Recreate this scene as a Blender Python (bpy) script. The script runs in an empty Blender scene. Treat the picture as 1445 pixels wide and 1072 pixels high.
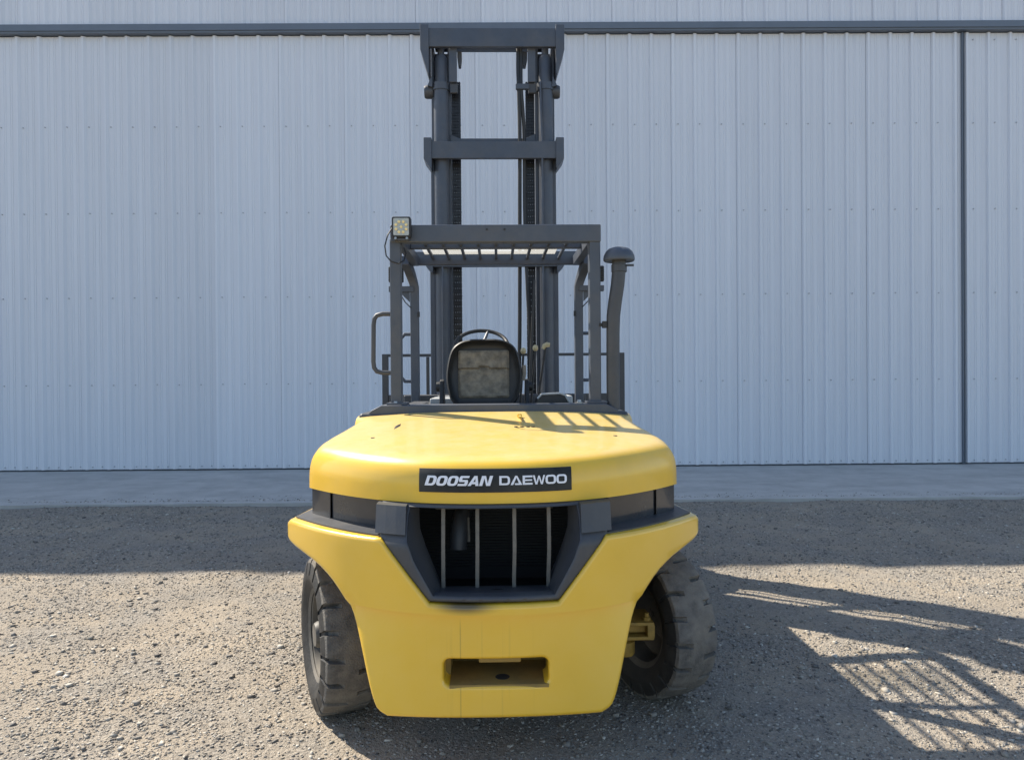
import bpy, bmesh, math, random
import numpy as np
from mathutils import Vector, Matrix
from mathutils.geometry import delaunay_2d_cdt

random.seed(7); rng = np.random.default_rng(7)
S = bpy.context.scene
COL = S.collection
R = math.radians

# ------------------------------------------------------------------ camera
FPX, W0, H0 = 1050.0, 1445.0, 1072.0
CAM_H = 1.45
cam_d = bpy.data.cameras.new('camera'); cam = bpy.data.objects.new('camera', cam_d); COL.objects.link(cam)
cam_d.sensor_fit = 'HORIZONTAL'; cam_d.sensor_width = 36.0; cam_d.lens = 36.0 * FPX / W0
cam_d.clip_start = 0.05; cam_d.clip_end = 3000
CR = Matrix.Rotation(R(90 - 0.35), 3, 'X') @ Matrix.Rotation(-0.0075, 3, 'Z')
cam.matrix_world = Matrix.Translation((0, 0, CAM_H)) @ CR.to_4x4()
S.camera = cam

# ------------------------------------------------------------------ sky, sun, exposure
SUN_EL, SUN_AZ = 46.4, 54.7          # azimuth counted to the left of straight ahead
wd = bpy.data.worlds.new('World'); S.world = wd; wd.use_nodes = True
nt = wd.node_tree; bg = nt.nodes['Background']
sky = nt.nodes.new('ShaderNodeTexSky'); sky.sky_type = 'NISHITA'; sky.sun_disc = False
sky.sun_elevation = R(SUN_EL); sky.sun_rotation = R(-SUN_AZ)
sky.air_density = 1.0; sky.dust_density = 0.7; sky.ozone_density = 1.0
nt.links.new(sky.outputs[0], bg.inputs[0]); bg.inputs[1].default_value = 0.13
sd = bpy.data.lights.new('sun', 'SUN'); sun = bpy.data.objects.new('sun', sd); COL.objects.link(sun)
sd.energy = 5.0; sd.angle = R(0.53); sd.color = (1.0, 0.915, 0.785)
TO_SUN = Vector((-math.sin(R(SUN_AZ)) * math.cos(R(SUN_EL)), math.cos(R(SUN_AZ)) * math.cos(R(SUN_EL)), math.sin(R(SUN_EL))))
sun.rotation_euler = TO_SUN.to_track_quat('Z', 'Y').to_euler(); sun.location = (-8, 8, 12)
S.view_settings.view_transform = 'Standard'; S.view_settings.look = 'None'
S.view_settings.exposure = 0.85; S.view_settings.gamma = 1.0
S.view_settings.use_curve_mapping = False

# ------------------------------------------------------------------ forklift frame of reference
ROOT = Vector((-0.083, 3.3, 0.0)); YAW = 0.020
RM = Matrix.Rotation(YAW, 3, 'Z'); RMI = RM.transposed()
def P(px, py, ly):
    """A measured image point on the upright plane local y = ly, in the truck's own frame."""
    d = CR @ Vector(((px - W0 / 2) / FPX, -(py - H0 / 2) / FPX, -1.0))
    o = RMI @ (Vector((0, 0, CAM_H)) - ROOT); d = RMI @ d
    t = (ly - o.y) / d.y
    return o + d * t

# ------------------------------------------------------------------ materials
def mat(name, col, rough=0.5, metal=0.0, var=0.0, vscale=6.0, col2=None, bump=0.0, bscale=200.0, coat=0.0,
        dust=0.0, dust_col=(0.33, 0.28, 0.21), stretch=None, spec=0.5, dust_scale=5.0):
    m = bpy.data.materials.new(name); m.use_nodes = True
    n = m.node_tree; L = n.links; b = n.nodes['Principled BSDF']
    b.inputs['Base Color'].default_value = (*col, 1); b.inputs['Roughness'].default_value = rough
    b.inputs['Metallic'].default_value = metal; b.inputs['Specular IOR Level'].default_value = spec
    if coat: b.inputs['Coat Weight'].default_value = coat; b.inputs['Coat Roughness'].default_value = 0.06
    tc = n.nodes.new('ShaderNodeTexCoord'); mp = n.nodes.new('ShaderNodeMapping')
    L.new(tc.outputs['Object'], mp.inputs[0])
    if stretch: mp.inputs['Scale'].default_value = stretch
    cur = None
    if var or col2:
        t = n.nodes.new('ShaderNodeTexNoise'); t.inputs['Scale'].default_value = vscale; t.inputs['Detail'].default_value = 6
        t.inputs['Roughness'].default_value = 0.65
        L.new(mp.outputs[0], t.inputs['Vector'])
        r = n.nodes.new('ShaderNodeValToRGB'); r.color_ramp.elements[0].position = 0.32; r.color_ramp.elements[1].position = 0.68
        c2 = col2 or tuple(min(1, c * (1 + var)) for c in col)
        c1 = col if col2 else tuple(c * (1 - var) for c in col)
        r.color_ramp.elements[0].color = (*c1, 1); r.color_ramp.elements[1].color = (*c2, 1)
        L.new(t.outputs[0], r.inputs[0]); cur = r.outputs[0]
    if dust:
        t = n.nodes.new('ShaderNodeTexNoise'); t.inputs['Scale'].default_value = dust_scale; t.inputs['Detail'].default_value = 9
        t.inputs['Roughness'].default_value = 0.7
        L.new(tc.outputs['Object'], t.inputs['Vector'])
        mr = n.nodes.new('ShaderNodeMapRange'); mr.inputs[1].default_value = 0.42; mr.inputs[2].default_value = 0.75
        mr.inputs[3].default_value = 0.0; mr.inputs[4].default_value = dust
        L.new(t.outputs[0], mr.inputs[0])
        mx = n.nodes.new('ShaderNodeMix'); mx.data_type = 'RGBA'
        L.new(mr.outputs[0], mx.inputs['Factor'])
        if cur: L.new(cur, mx.inputs[6])
        else: mx.inputs[6].default_value = (*col, 1)
        mx.inputs[7].default_value = (*dust_col, 1); cur = mx.outputs[2]
        ma = n.nodes.new('ShaderNodeMath'); ma.operation = 'MULTIPLY_ADD'; ma.inputs[1].default_value = 0.5; ma.inputs[2].default_value = rough
        L.new(mr.outputs[0], ma.inputs[0]); L.new(ma.outputs[0], b.inputs['Roughness'])
    if cur: L.new(cur, b.inputs['Base Color'])
    if bump:
        t = n.nodes.new('ShaderNodeTexNoise'); t.inputs['Scale'].default_value = bscale; t.inputs['Detail'].default_value = 4
        L.new(tc.outputs['Object'], t.inputs['Vector'])
        bp = n.nodes.new('ShaderNodeBump'); bp.inputs['Strength'].default_value = bump; bp.inputs['Distance'].default_value = 0.01
        L.new(t.outputs[0], bp.inputs['Height']); L.new(bp.outputs[0], b.inputs['Normal'])
    return m

M = {}
M['dark'] = mat('dark_slate_paint', (0.060, 0.072, 0.094), 0.42, var=0.10, vscale=9, dust=0.25, dust_col=(0.17, 0.15, 0.12), bump=0.04, bscale=120)
M['dark2'] = mat('charcoal_paint', (0.050, 0.054, 0.062), 0.45, var=0.12, vscale=7, dust=0.35, dust_col=(0.14, 0.125, 0.10), bump=0.05, bscale=90)
M['gloss'] = mat('glossy_black_paint', (0.028, 0.031, 0.037), 0.22, var=0.1, dust=0.25, dust_col=(0.10, 0.09, 0.075), coat=0.4)
M['black'] = mat('black_plastic', (0.016, 0.017, 0.018), 0.5, dust=0.25, dust_col=(0.10, 0.09, 0.075))
M['void'] = mat('near_black_interior', (0.022, 0.022, 0.022), 0.75)  # one even near-black for holes, engine bay and chassis
M['steel'] = mat('worn_steel', (0.30, 0.30, 0.30), 0.32, metal=0.9, var=0.2, vscale=20)
M['grille'] = mat('dusty_grille_paint', (0.17, 0.155, 0.13), 0.55, var=0.2, vscale=25)
M['rubber'] = mat('dusty_rubber', (0.080, 0.076, 0.071), 0.9, col2=(0.165, 0.154, 0.137), vscale=22, dust=0.85, dust_col=(0.25, 0.225, 0.185), bump=0.5, bscale=140)
M['sidewall'] = mat('sidewall_rubber', (0.020, 0.020, 0.020), 0.6, var=0.3, vscale=20, dust=0.35, dust_col=(0.10, 0.09, 0.075), bump=0.15, bscale=90)
M['rim'] = mat('rim_paint', (0.085, 0.080, 0.070), 0.55, var=0.2, dust=0.7, dust_col=(0.25, 0.22, 0.18))
M['hub'] = mat('hub_yellow', (0.36, 0.23, 0.045), 0.55, var=0.25, vscale=30, dust=0.6, dust_col=(0.16, 0.12, 0.07))
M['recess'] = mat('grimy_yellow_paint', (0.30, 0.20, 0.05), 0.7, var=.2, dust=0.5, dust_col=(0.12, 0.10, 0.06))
M['white'] = mat('white_print', (0.80, 0.80, 0.82), 0.5)
M['chain'] = mat('oily_chain', (0.030, 0.030, 0.032), 0.4, metal=0.5)
M['fabric'] = mat('worn_seat_pocket', (0.10, 0.09, 0.072), 0.8, col2=(0.27, 0.235, 0.175), vscale=22, bump=0.25, bscale=40)
M['bracketlight'] = mat('pale_grey_paint', (0.42, 0.43, 0.42), 0.5, var=0.1)
M['knob'] = mat('ivory_knob', (0.50, 0.42, 0.24), 0.35)

def yellow():
    m = mat('yellow_paint', (0.80, 0.488, 0.030), 0.30, var=0.05, vscale=3.5, dust=0.16, dust_col=(0.58, 0.42, 0.14), coat=0.9, bump=0.012, bscale=6, dust_scale=7)
    n = m.node_tree; L = n.links; b = n.nodes['Principled BSDF']
    src = b.inputs['Base Color'].links[0].from_socket
    geo = n.nodes.new('ShaderNodeTexCoord'); sp = n.nodes.new('ShaderNodeSeparateXYZ'); L.new(geo.outputs['Object'], sp.inputs[0])
    def math_(op, a, b_=None, c=None):
        k = n.nodes.new('ShaderNodeMath'); k.operation = op
        for i, v in enumerate((a, b_, c)):
            if v is None: continue
            if isinstance(v, (int, float)): k.inputs[i].default_value = v
            else: L.new(v, k.inputs[i])
        return k.outputs[0]
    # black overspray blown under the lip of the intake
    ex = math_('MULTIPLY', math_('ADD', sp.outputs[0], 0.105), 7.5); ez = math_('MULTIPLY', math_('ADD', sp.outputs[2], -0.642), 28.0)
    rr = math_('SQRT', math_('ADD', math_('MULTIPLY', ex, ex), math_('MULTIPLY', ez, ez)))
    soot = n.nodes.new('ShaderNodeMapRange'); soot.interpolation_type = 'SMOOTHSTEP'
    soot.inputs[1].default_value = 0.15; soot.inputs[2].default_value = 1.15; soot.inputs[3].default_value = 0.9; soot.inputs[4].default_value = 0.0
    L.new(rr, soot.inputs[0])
    # oil runs down the middle of the counterweight
    mp = n.nodes.new('ShaderNodeMapping'); mp.inputs['Scale'].default_value = (60, 0.0, 1.2); L.new(geo.outputs['Object'], mp.inputs[0])
    tn = n.nodes.new('ShaderNodeTexNoise'); tn.inputs['Scale'].default_value = 1.0; tn.inputs['Detail'].default_value = 3; L.new(mp.outputs[0], tn.inputs['Vector'])
    run = n.nodes.new('ShaderNodeMapRange'); run.inputs[1].default_value = 0.60; run.inputs[2].default_value = 0.74; run.inputs[4].default_value = 0.10
    L.new(tn.outputs[0], run.inputs[0])
    gx = n.nodes.new('ShaderNodeMapRange'); gx.interpolation_type = 'SMOOTHSTEP'; gx.inputs[1].default_value = 0.14; gx.inputs[2].default_value = 0.26
    gx.inputs[3].default_value = 1.0; gx.inputs[4].default_value = 0.0
    L.new(math_('ABSOLUTE', math_('ADD', sp.outputs[0], 0.06)), gx.inputs[0])
    gz = n.nodes.new('ShaderNodeMapRange'); gz.inputs[1].default_value = 0.60; gz.inputs[2].default_value = 0.55; gz.inputs[3].default_value = 0; gz.inputs[4].default_value = 1
    L.new(sp.outputs[2], gz.inputs[0])
    runs = math_('MULTIPLY', math_('MULTIPLY', run.outputs[0], gx.outputs[0]), gz.outputs[0])
    # one long thin dribble
    dx = math_('ABSOLUTE', math_('ADD', sp.outputs[0], 0.122))
    dr = n.nodes.new('ShaderNodeMapRange'); dr.inputs[1].default_value = 0.0012; dr.inputs[2].default_value = 0.003; dr.inputs[3].default_value = 0.32; dr.inputs[4].default_value = 0
    L.new(dx, dr.inputs[0])
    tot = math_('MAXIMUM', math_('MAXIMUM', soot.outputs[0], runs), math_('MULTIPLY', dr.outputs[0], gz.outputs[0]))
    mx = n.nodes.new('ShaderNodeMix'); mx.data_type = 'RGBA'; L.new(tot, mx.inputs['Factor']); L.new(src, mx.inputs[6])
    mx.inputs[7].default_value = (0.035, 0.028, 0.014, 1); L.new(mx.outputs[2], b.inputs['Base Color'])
    return m
M['yellow'] = yellow()
def hood_paint():
    m = mat('dusty_yellow_hood_paint_sunlit_top', (0.80, 0.488, 0.030), 0.34, var=0.05, vscale=3.5, dust=0.14, dust_col=(0.58, 0.42, 0.14), coat=0.4, bump=0.012, bscale=14, dust_scale=9)
    n = m.node_tree; L = n.links; b = n.nodes['Principled BSDF']; src = b.inputs['Base Color'].links[0].from_socket
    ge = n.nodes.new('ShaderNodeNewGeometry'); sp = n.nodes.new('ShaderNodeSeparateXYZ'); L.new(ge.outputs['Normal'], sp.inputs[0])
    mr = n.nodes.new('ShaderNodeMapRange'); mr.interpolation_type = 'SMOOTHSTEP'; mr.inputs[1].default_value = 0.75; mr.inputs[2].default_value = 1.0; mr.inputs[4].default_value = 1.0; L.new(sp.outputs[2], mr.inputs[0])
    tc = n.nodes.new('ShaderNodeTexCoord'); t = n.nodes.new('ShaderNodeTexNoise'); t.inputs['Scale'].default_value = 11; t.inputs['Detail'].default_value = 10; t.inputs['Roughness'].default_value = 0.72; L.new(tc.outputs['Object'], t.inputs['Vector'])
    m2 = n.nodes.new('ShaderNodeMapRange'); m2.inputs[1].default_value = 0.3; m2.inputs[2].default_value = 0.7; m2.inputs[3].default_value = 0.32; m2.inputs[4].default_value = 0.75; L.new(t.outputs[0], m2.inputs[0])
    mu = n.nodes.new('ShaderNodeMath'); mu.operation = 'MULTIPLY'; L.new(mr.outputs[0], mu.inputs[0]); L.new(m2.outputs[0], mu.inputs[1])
    mx = n.nodes.new('ShaderNodeMix'); mx.data_type = 'RGBA'; L.new(mu.outputs[0], mx.inputs['Factor']); L.new(src, mx.inputs[6]); mx.inputs[7].default_value = (0.60, 0.50, 0.27, 1)  # pale up-facing tone: settled dust, plus overexposed sunlight put into the colour
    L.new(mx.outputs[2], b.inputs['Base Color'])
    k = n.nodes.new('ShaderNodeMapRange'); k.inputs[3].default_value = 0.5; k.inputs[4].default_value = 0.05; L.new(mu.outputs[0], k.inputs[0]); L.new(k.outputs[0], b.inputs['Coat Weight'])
    return m
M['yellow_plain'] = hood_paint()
M['plate'] = mat('nameplate_black', (0.012, 0.0125, 0.012), 0.5, col2=(0.045, 0.045, 0.040), vscale=7, spec=0.3)

def sheet_mat(name, col, dark):
    m = mat(name, col, 0.42, var=0.03, vscale=1.2, stretch=(6.0, 6.0, 0.25), bump=0.10, bscale=1.6)
    n = m.node_tree; b = n.nodes['Principled BSDF']; src = b.inputs['Base Color'].links[0].from_socket
    oi = n.nodes.new('ShaderNodeObjectInfo'); mr = n.nodes.new('ShaderNodeMapRange'); mr.inputs[3].default_value = 0.955; mr.inputs[4].default_value = 1.03
    n.links.new(oi.outputs['Random'], mr.inputs[0]); mx = n.nodes.new('ShaderNodeMix'); mx.data_type = 'RGBA'; mx.blend_type = 'MULTIPLY'; mx.inputs['Factor'].default_value = 1
    n.links.new(src, mx.inputs[6]); n.links.new(mr.outputs[0], mx.inputs[7]); n.links.new(mx.outputs[2], b.inputs['Base Color'])
    return m
M['sheet'] = sheet_mat('pale_blue_grey_sheet', (0.675, 0.695, 0.735), 0)
M['fastener'] = mat('fastener_paint', (0.36, 0.38, 0.41), 0.4)
M['trim'] = mat('slate_blue_trim', (0.125, 0.15, 0.185), 0.4, var=0.06, vscale=3)
M['seal'] = mat('rubber_seal', (0.02, 0.02, 0.022), 0.7)

def concrete():
    m = mat('concrete', (0.41, 0.395, 0.365), 0.85, col2=(0.51, 0.49, 0.45), vscale=0.9, stretch=(0.6, 2.5, 1), dust=0.5, dust_col=(0.24, 0.225, 0.205), dust_scale=2.2, bump=0.12, bscale=60)
    return m
M['concrete'] = concrete()

def dirt():
    m = bpy.data.materials.new('gravelly_dirt'); m.use_nodes = True
    n = m.node_tree; L = n.links; b = n.nodes['Principled BSDF']; b.inputs['Roughness'].default_value = 0.95; b.inputs['Specular IOR Level'].default_value = 0.2
    tc = n.nodes.new('ShaderNodeTexCoord')
    def noise(s, d=6, ro=0.6):
        t = n.nodes.new('ShaderNodeTexNoise'); t.inputs['Scale'].default_value = s; t.inputs['Detail'].default_value = d; t.inputs['Roughness'].default_value = ro
        L.new(tc.outputs['Object'], t.inputs['Vector']); return t
    def vor(s, rnd=1.0):
        t = n.nodes.new('ShaderNodeTexVoronoi'); t.inputs['Scale'].default_value = s; t.inputs['Randomness'].default_value = rnd
        L.new(tc.outputs['Object'], t.inputs['Vector']); return t
    a = noise(0.9); r = n.nodes.new('ShaderNodeValToRGB')
    r.color_ramp.elements[0].position = 0.36; r.color_ramp.elements[0].color = (0.315, 0.268, 0.208, 1)
    r.color_ramp.elements[1].position = 0.66; r.color_ramp.elements[1].color = (0.42, 0.352, 0.265, 1)
    L.new(a.outputs[0], r.inputs[0])
    v = vor(85); r2 = n.nodes.new('ShaderNodeValToRGB')
    r2.color_ramp.elements[0].color = (0.150, 0.140, 0.126, 1); r2.color_ramp.elements[1].color = (0.40, 0.368, 0.318, 1)
    L.new(v.outputs['Color'], r2.inputs[0])
    c = noise(2.3, 5); mk = n.nodes.new('ShaderNodeMapRange'); mk.inputs[1].default_value = 0.40; mk.inputs[2].default_value = 0.62; mk.inputs[3].default_value = 0.15; mk.inputs[4].default_value = 0.75
    L.new(c.outputs[0], mk.inputs[0])
    mx = n.nodes.new('ShaderNodeMix'); mx.data_type = 'RGBA'; L.new(mk.outputs[0], mx.inputs['Factor']); L.new(r.outputs[0], mx.inputs[6]); L.new(r2.outputs[0], mx.inputs[7])
    g = noise(160, 3, 0.7); gm = n.nodes.new('ShaderNodeMapRange'); gm.inputs[1].default_value = 0.3; gm.inputs[2].default_value = 0.7; gm.inputs[3].default_value = 0.72; gm.inputs[4].default_value = 1.22
    L.new(g.outputs[0], gm.inputs[0])
    mu = n.nodes.new('ShaderNodeMix'); mu.data_type = 'RGBA'; mu.blend_type = 'MULTIPLY'; mu.inputs['Factor'].default_value = 1
    L.new(mx.outputs[2], mu.inputs[6]); L.new(gm.outputs[0], mu.inputs[7]); L.new(mu.outputs[2], b.inputs['Base Color'])
    v2 = vor(55); v3 = vor(140)
    ad = n.nodes.new('ShaderNodeMath'); ad.operation = 'MULTIPLY_ADD'; ad.inputs[1].default_value = 0.5; L.new(v3.outputs['Distance'], ad.inputs[0]); L.new(v2.outputs['Distance'], ad.inputs[2])
    ad2 = n.nodes.new('ShaderNodeMath'); ad2.operation = 'SUBTRACT'; L.new(g.outputs[0], ad2.inputs[0]); L.new(ad.outputs[0], ad2.inputs[1])
    bp = n.nodes.new('ShaderNodeBump'); bp.inputs['Strength'].default_value = 0.7; bp.inputs['Distance'].default_value = 0.012
    L.new(ad2.outputs[0], bp.inputs['Height']); L.new(bp.outputs[0], b.inputs['Normal'])
    return m
M['dirt'] = dirt()

def stone_mat():
    m = bpy.data.materials.new('crushed_stone'); m.use_nodes = True
    n = m.node_tree; L = n.links; b = n.nodes['Principled BSDF']; b.inputs['Roughness'].default_value = 0.9; b.inputs['Specular IOR Level'].default_value = 0.25
    at = n.nodes.new('ShaderNodeAttribute'); at.attribute_name = 'tone'
    r = n.nodes.new('ShaderNodeValToRGB'); e = r.color_ramp.elements
    e[0].position = 0.0; e[0].color = (0.11, 0.10, 0.09, 1); e[1].position = 1.0; e[1].color = (0.52, 0.485, 0.42, 1)
    k = e.new(0.18); k.color = (0.20, 0.185, 0.165, 1); k = e.new(0.6); k.color = (0.32, 0.29, 0.242, 1); k = e.new(0.85); k.color = (0.40, 0.365, 0.31, 1)
    L.new(at.outputs['Fac'], r.inputs[0])
    L.new(r.outputs[0], b.inputs['Base Color'])
    return m
M['stone'] = stone_mat()

def clear_sheet():
    m = bpy.data.materials.new('dusty_clear_roof_sheet'); m.use_nodes = True
    n = m.node_tree; L = n.links; out = n.nodes['Material Output']; n.nodes.remove(n.nodes['Principled BSDF'])
    t = n.nodes.new('ShaderNodeBsdfTransparent'); t.inputs[0].default_value = (0.95, 0.95, 0.93, 1)
    tl = n.nodes.new('ShaderNodeBsdfTranslucent'); tl.inputs[0].default_value = (0.85, 0.83, 0.76, 1)
    mx = n.nodes.new('ShaderNodeMixShader'); mx.inputs[0].default_value = 0.19
    L.new(t.outputs[0], mx.inputs[1]); L.new(tl.outputs[0], mx.inputs[2]); L.new(mx.outputs[0], out.inputs[0])
    return m
M['clear'] = clear_sheet()

# ------------------------------------------------------------------ mesh helpers
class MB:
    def __init__(s): s.v = []; s.f = []
    def add(s, v, f):
        o = len(s.v); s.v += [tuple(p) for p in v]; s.f += [tuple(i + o for i in q) for q in f]; return s
    def box(s, x0, x1, y0, y1, z0, z1, rot=None, piv=None):
        v = [Vector((x, y, z)) for z in (z0, z1) for y in (y0, y1) for x in (x0, x1)]
        if rot is not None:
            c = Vector(piv) if piv is not None else sum(v, Vector()) / 8
            v = [c + rot @ (p - c) for p in v]
        return s.add(v, [(0, 2, 3, 1), (4, 5, 7, 6), (0, 1, 5, 4), (2, 6, 7, 3), (0, 4, 6, 2), (1, 3, 7, 5)])
    def prism(s, poly, axis, a, b):
        n = len(poly)
        def mk(p, t): return {'y': (p[0], t, p[1]), 'x': (t, p[0], p[1]), 'z': (p[0], p[1], t)}[axis]
        v = [mk(p, a) for p in poly] + [mk(p, b) for p in poly]
        return s.add(v, [tuple(range(n)), tuple(range(2 * n - 1, n - 1, -1))] + [(i, (i + 1) % n + n * 0, (i + 1) % n + n, i + n) for i in range(n)])
    def tube(s, pts, r, n=10, caps=True, closed=False):
        pts = [Vector(p) for p in pts]; rs = r if isinstance(r, (list, tuple)) else [r] * len(pts)
        N = len(pts); v = []; up = None
        for i, p in enumerate(pts):
            if closed: d = (pts[(i + 1) % N] - pts[i - 1])
            else: d = (pts[min(i + 1, N - 1)] - pts[max(i - 1, 0)])
            d.normalize()
            if up is None:
                up = Vector((0, 0, 1)) if abs(d.z) < 0.9 else Vector((1, 0, 0))
            a = d.cross(up)
            if a.length < 1e-4: a = d.cross(Vector((0, 1, 0)))
            a.normalize(); b = a.cross(d).normalized(); up = b
            for k in range(n):
                t = 2 * math.pi * k / n; v.append(p + (a * math.cos(t) + b * math.sin(t)) * rs[i])
        f = []
        for i in range(N if closed else N - 1):
            j = (i + 1) % N
            for k in range(n):
                f.append((i * n + k, i * n + (k + 1) % n, j * n + (k + 1) % n, j * n + k))
        if caps and not closed: f += [tuple(range(n - 1, -1, -1)), tuple(range((N - 1) * n, N * n))]
        return s.add(v, f)
    def lathe(s, prof, n=32, c=(0, 0, 0), axis='z'):
        v = []; m = len(prof)
        for k in range(n):
            t = 2 * math.pi * k / n
            for r_, h in prof:
                a, b = r_ * math.cos(t), r_ * math.sin(t)
                p = {'z': (a, b, h), 'x': (h, a, b), 'y': (a, h, b)}[axis]
                v.append((p[0] + c[0], p[1] + c[1], p[2] + c[2]))
        f = [(k * m + i, ((k + 1) % n) * m + i, ((k + 1) % n) * m + i + 1, k * m + i + 1) for k in range(n) for i in range(m - 1)]
        return s.add(v, f)
    def ball(s, c, r, sc=(1, 1, 1)):
        return s.lathe([(max(1e-4, r * math.cos(t)) * sc[0], r * math.sin(t) * sc[2]) for t in [(-90 + 18 * i) * math.pi / 180 for i in range(11)]], 16, c)
    def build(s, name, m, parent=None, smooth=True, bevel=0.0, angle=35, segs=2):
        me = bpy.data.meshes.new(name); me.from_pydata(s.v, [], s.f); me.update()
        bm = bmesh.new(); bm.from_mesh(me); bmesh.ops.recalc_face_normals(bm, faces=bm.faces); bm.to_mesh(me); bm.free()
        return link(name, me, m, parent, smooth, bevel, angle, segs)

def link(name, me, m, parent=None, smooth=True, bevel=0.0, angle=35, segs=2):
    o = bpy.data.objects.new(name, me); COL.objects.link(o)
    if m is not None and not me.materials: me.materials.append(m)
    if smooth:
        me.shade_smooth(); me.set_sharp_from_angle(angle=R(angle))
    if bevel:
        b = o.modifiers.new('bevel', 'BEVEL'); b.width = bevel; b.segments = segs; b.limit_method = 'ANGLE'; b.angle_limit = R(40); b.harden_normals = True
    if parent is not None: o.parent = parent
    return o

def empty(name, loc, rz=0.0, parent=None):
    o = bpy.data.objects.new(name, None); COL.objects.link(o); o.location = loc; o.rotation_euler = (0, 0, rz); o.empty_display_size = 0.2
    if parent is not None: o.parent = parent
    return o

def resample(loop, sp):
    out = []
    for i, p in enumerate(loop):
        q = loop[(i + 1) % len(loop)]; d = math.dist(p, q); k = max(1, int(round(d / sp)))
        for j in range(k): out.append((p[0] + (q[0] - p[0]) * j / k, p[1] + (q[1] - p[1]) * j / k))
    return out
def inside(pts, loop):
    x, y = pts[:, 0], pts[:, 1]; c = np.zeros(len(pts), bool); n = len(loop)
    for i in range(n):
        x0, y0 = loop[i]; x1, y1 = loop[i - 1]
        k = (y0 > y) != (y1 > y)
        with np.errstate(divide='ignore', invalid='ignore'): xi = (x1 - x0) * (y - y0) / (y1 - y0) + x0
        c ^= k & (x < xi)
    return c
def dist(pts, segs):
    d = np.full(len(pts), 1e9)
    for a, b in segs:
        a = np.array(a); b = np.array(b); ab = b - a; t = np.clip(((pts - a) @ ab) / max(1e-12, ab @ ab), 0, 1)
        d = np.minimum(d, np.linalg.norm(pts - (a + t[:, None] * ab), axis=1))
    return d
def smooth_poly(pts, it=2, keep=()):
    """Chaikin corner cutting of an open polyline, ends kept."""
    for _ in range(it):
        o = [pts[0]]
        for a, b in zip(pts[:-1], pts[1:]):
            o += [(a[0] * .75 + b[0] * .25, a[1] * .75 + b[1] * .25), (a[0] * .25 + b[0] * .75, a[1] * .25 + b[1] * .75)]
        o.append(pts[-1]); pts = o
    return pts

def offset_loop(lp, d, closed=True, ends=None):
    """Move a polyline sideways by d (to its left), mitred; ends gives fixed directions for the two end points of an open one."""
    n = len(lp); o = []
    for i in range(n):
        p = Vector(lp[i]); a = Vector(lp[i - 1]) if (closed or i) else None; b = Vector(lp[(i + 1) % n]) if (closed or i < n - 1) else None
        if not closed and i in (0, n - 1) and ends: o.append(tuple(p + Vector(ends[0 if i == 0 else 1]) * d)); continue
        d1 = (p - a).normalized(); d2 = (b - p).normalized(); n1 = Vector((-d1.y, d1.x)); n2 = Vector((-d2.y, d2.x))
        m_ = (n1 + n2).normalized(); o.append(tuple(p + m_ * d / max(.5, m_.dot(n1))))
    return o
def area(lp): return sum(lp[i - 1][0] * lp[i][1] - lp[i][0] * lp[i - 1][1] for i in range(len(lp))) / 2

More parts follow.
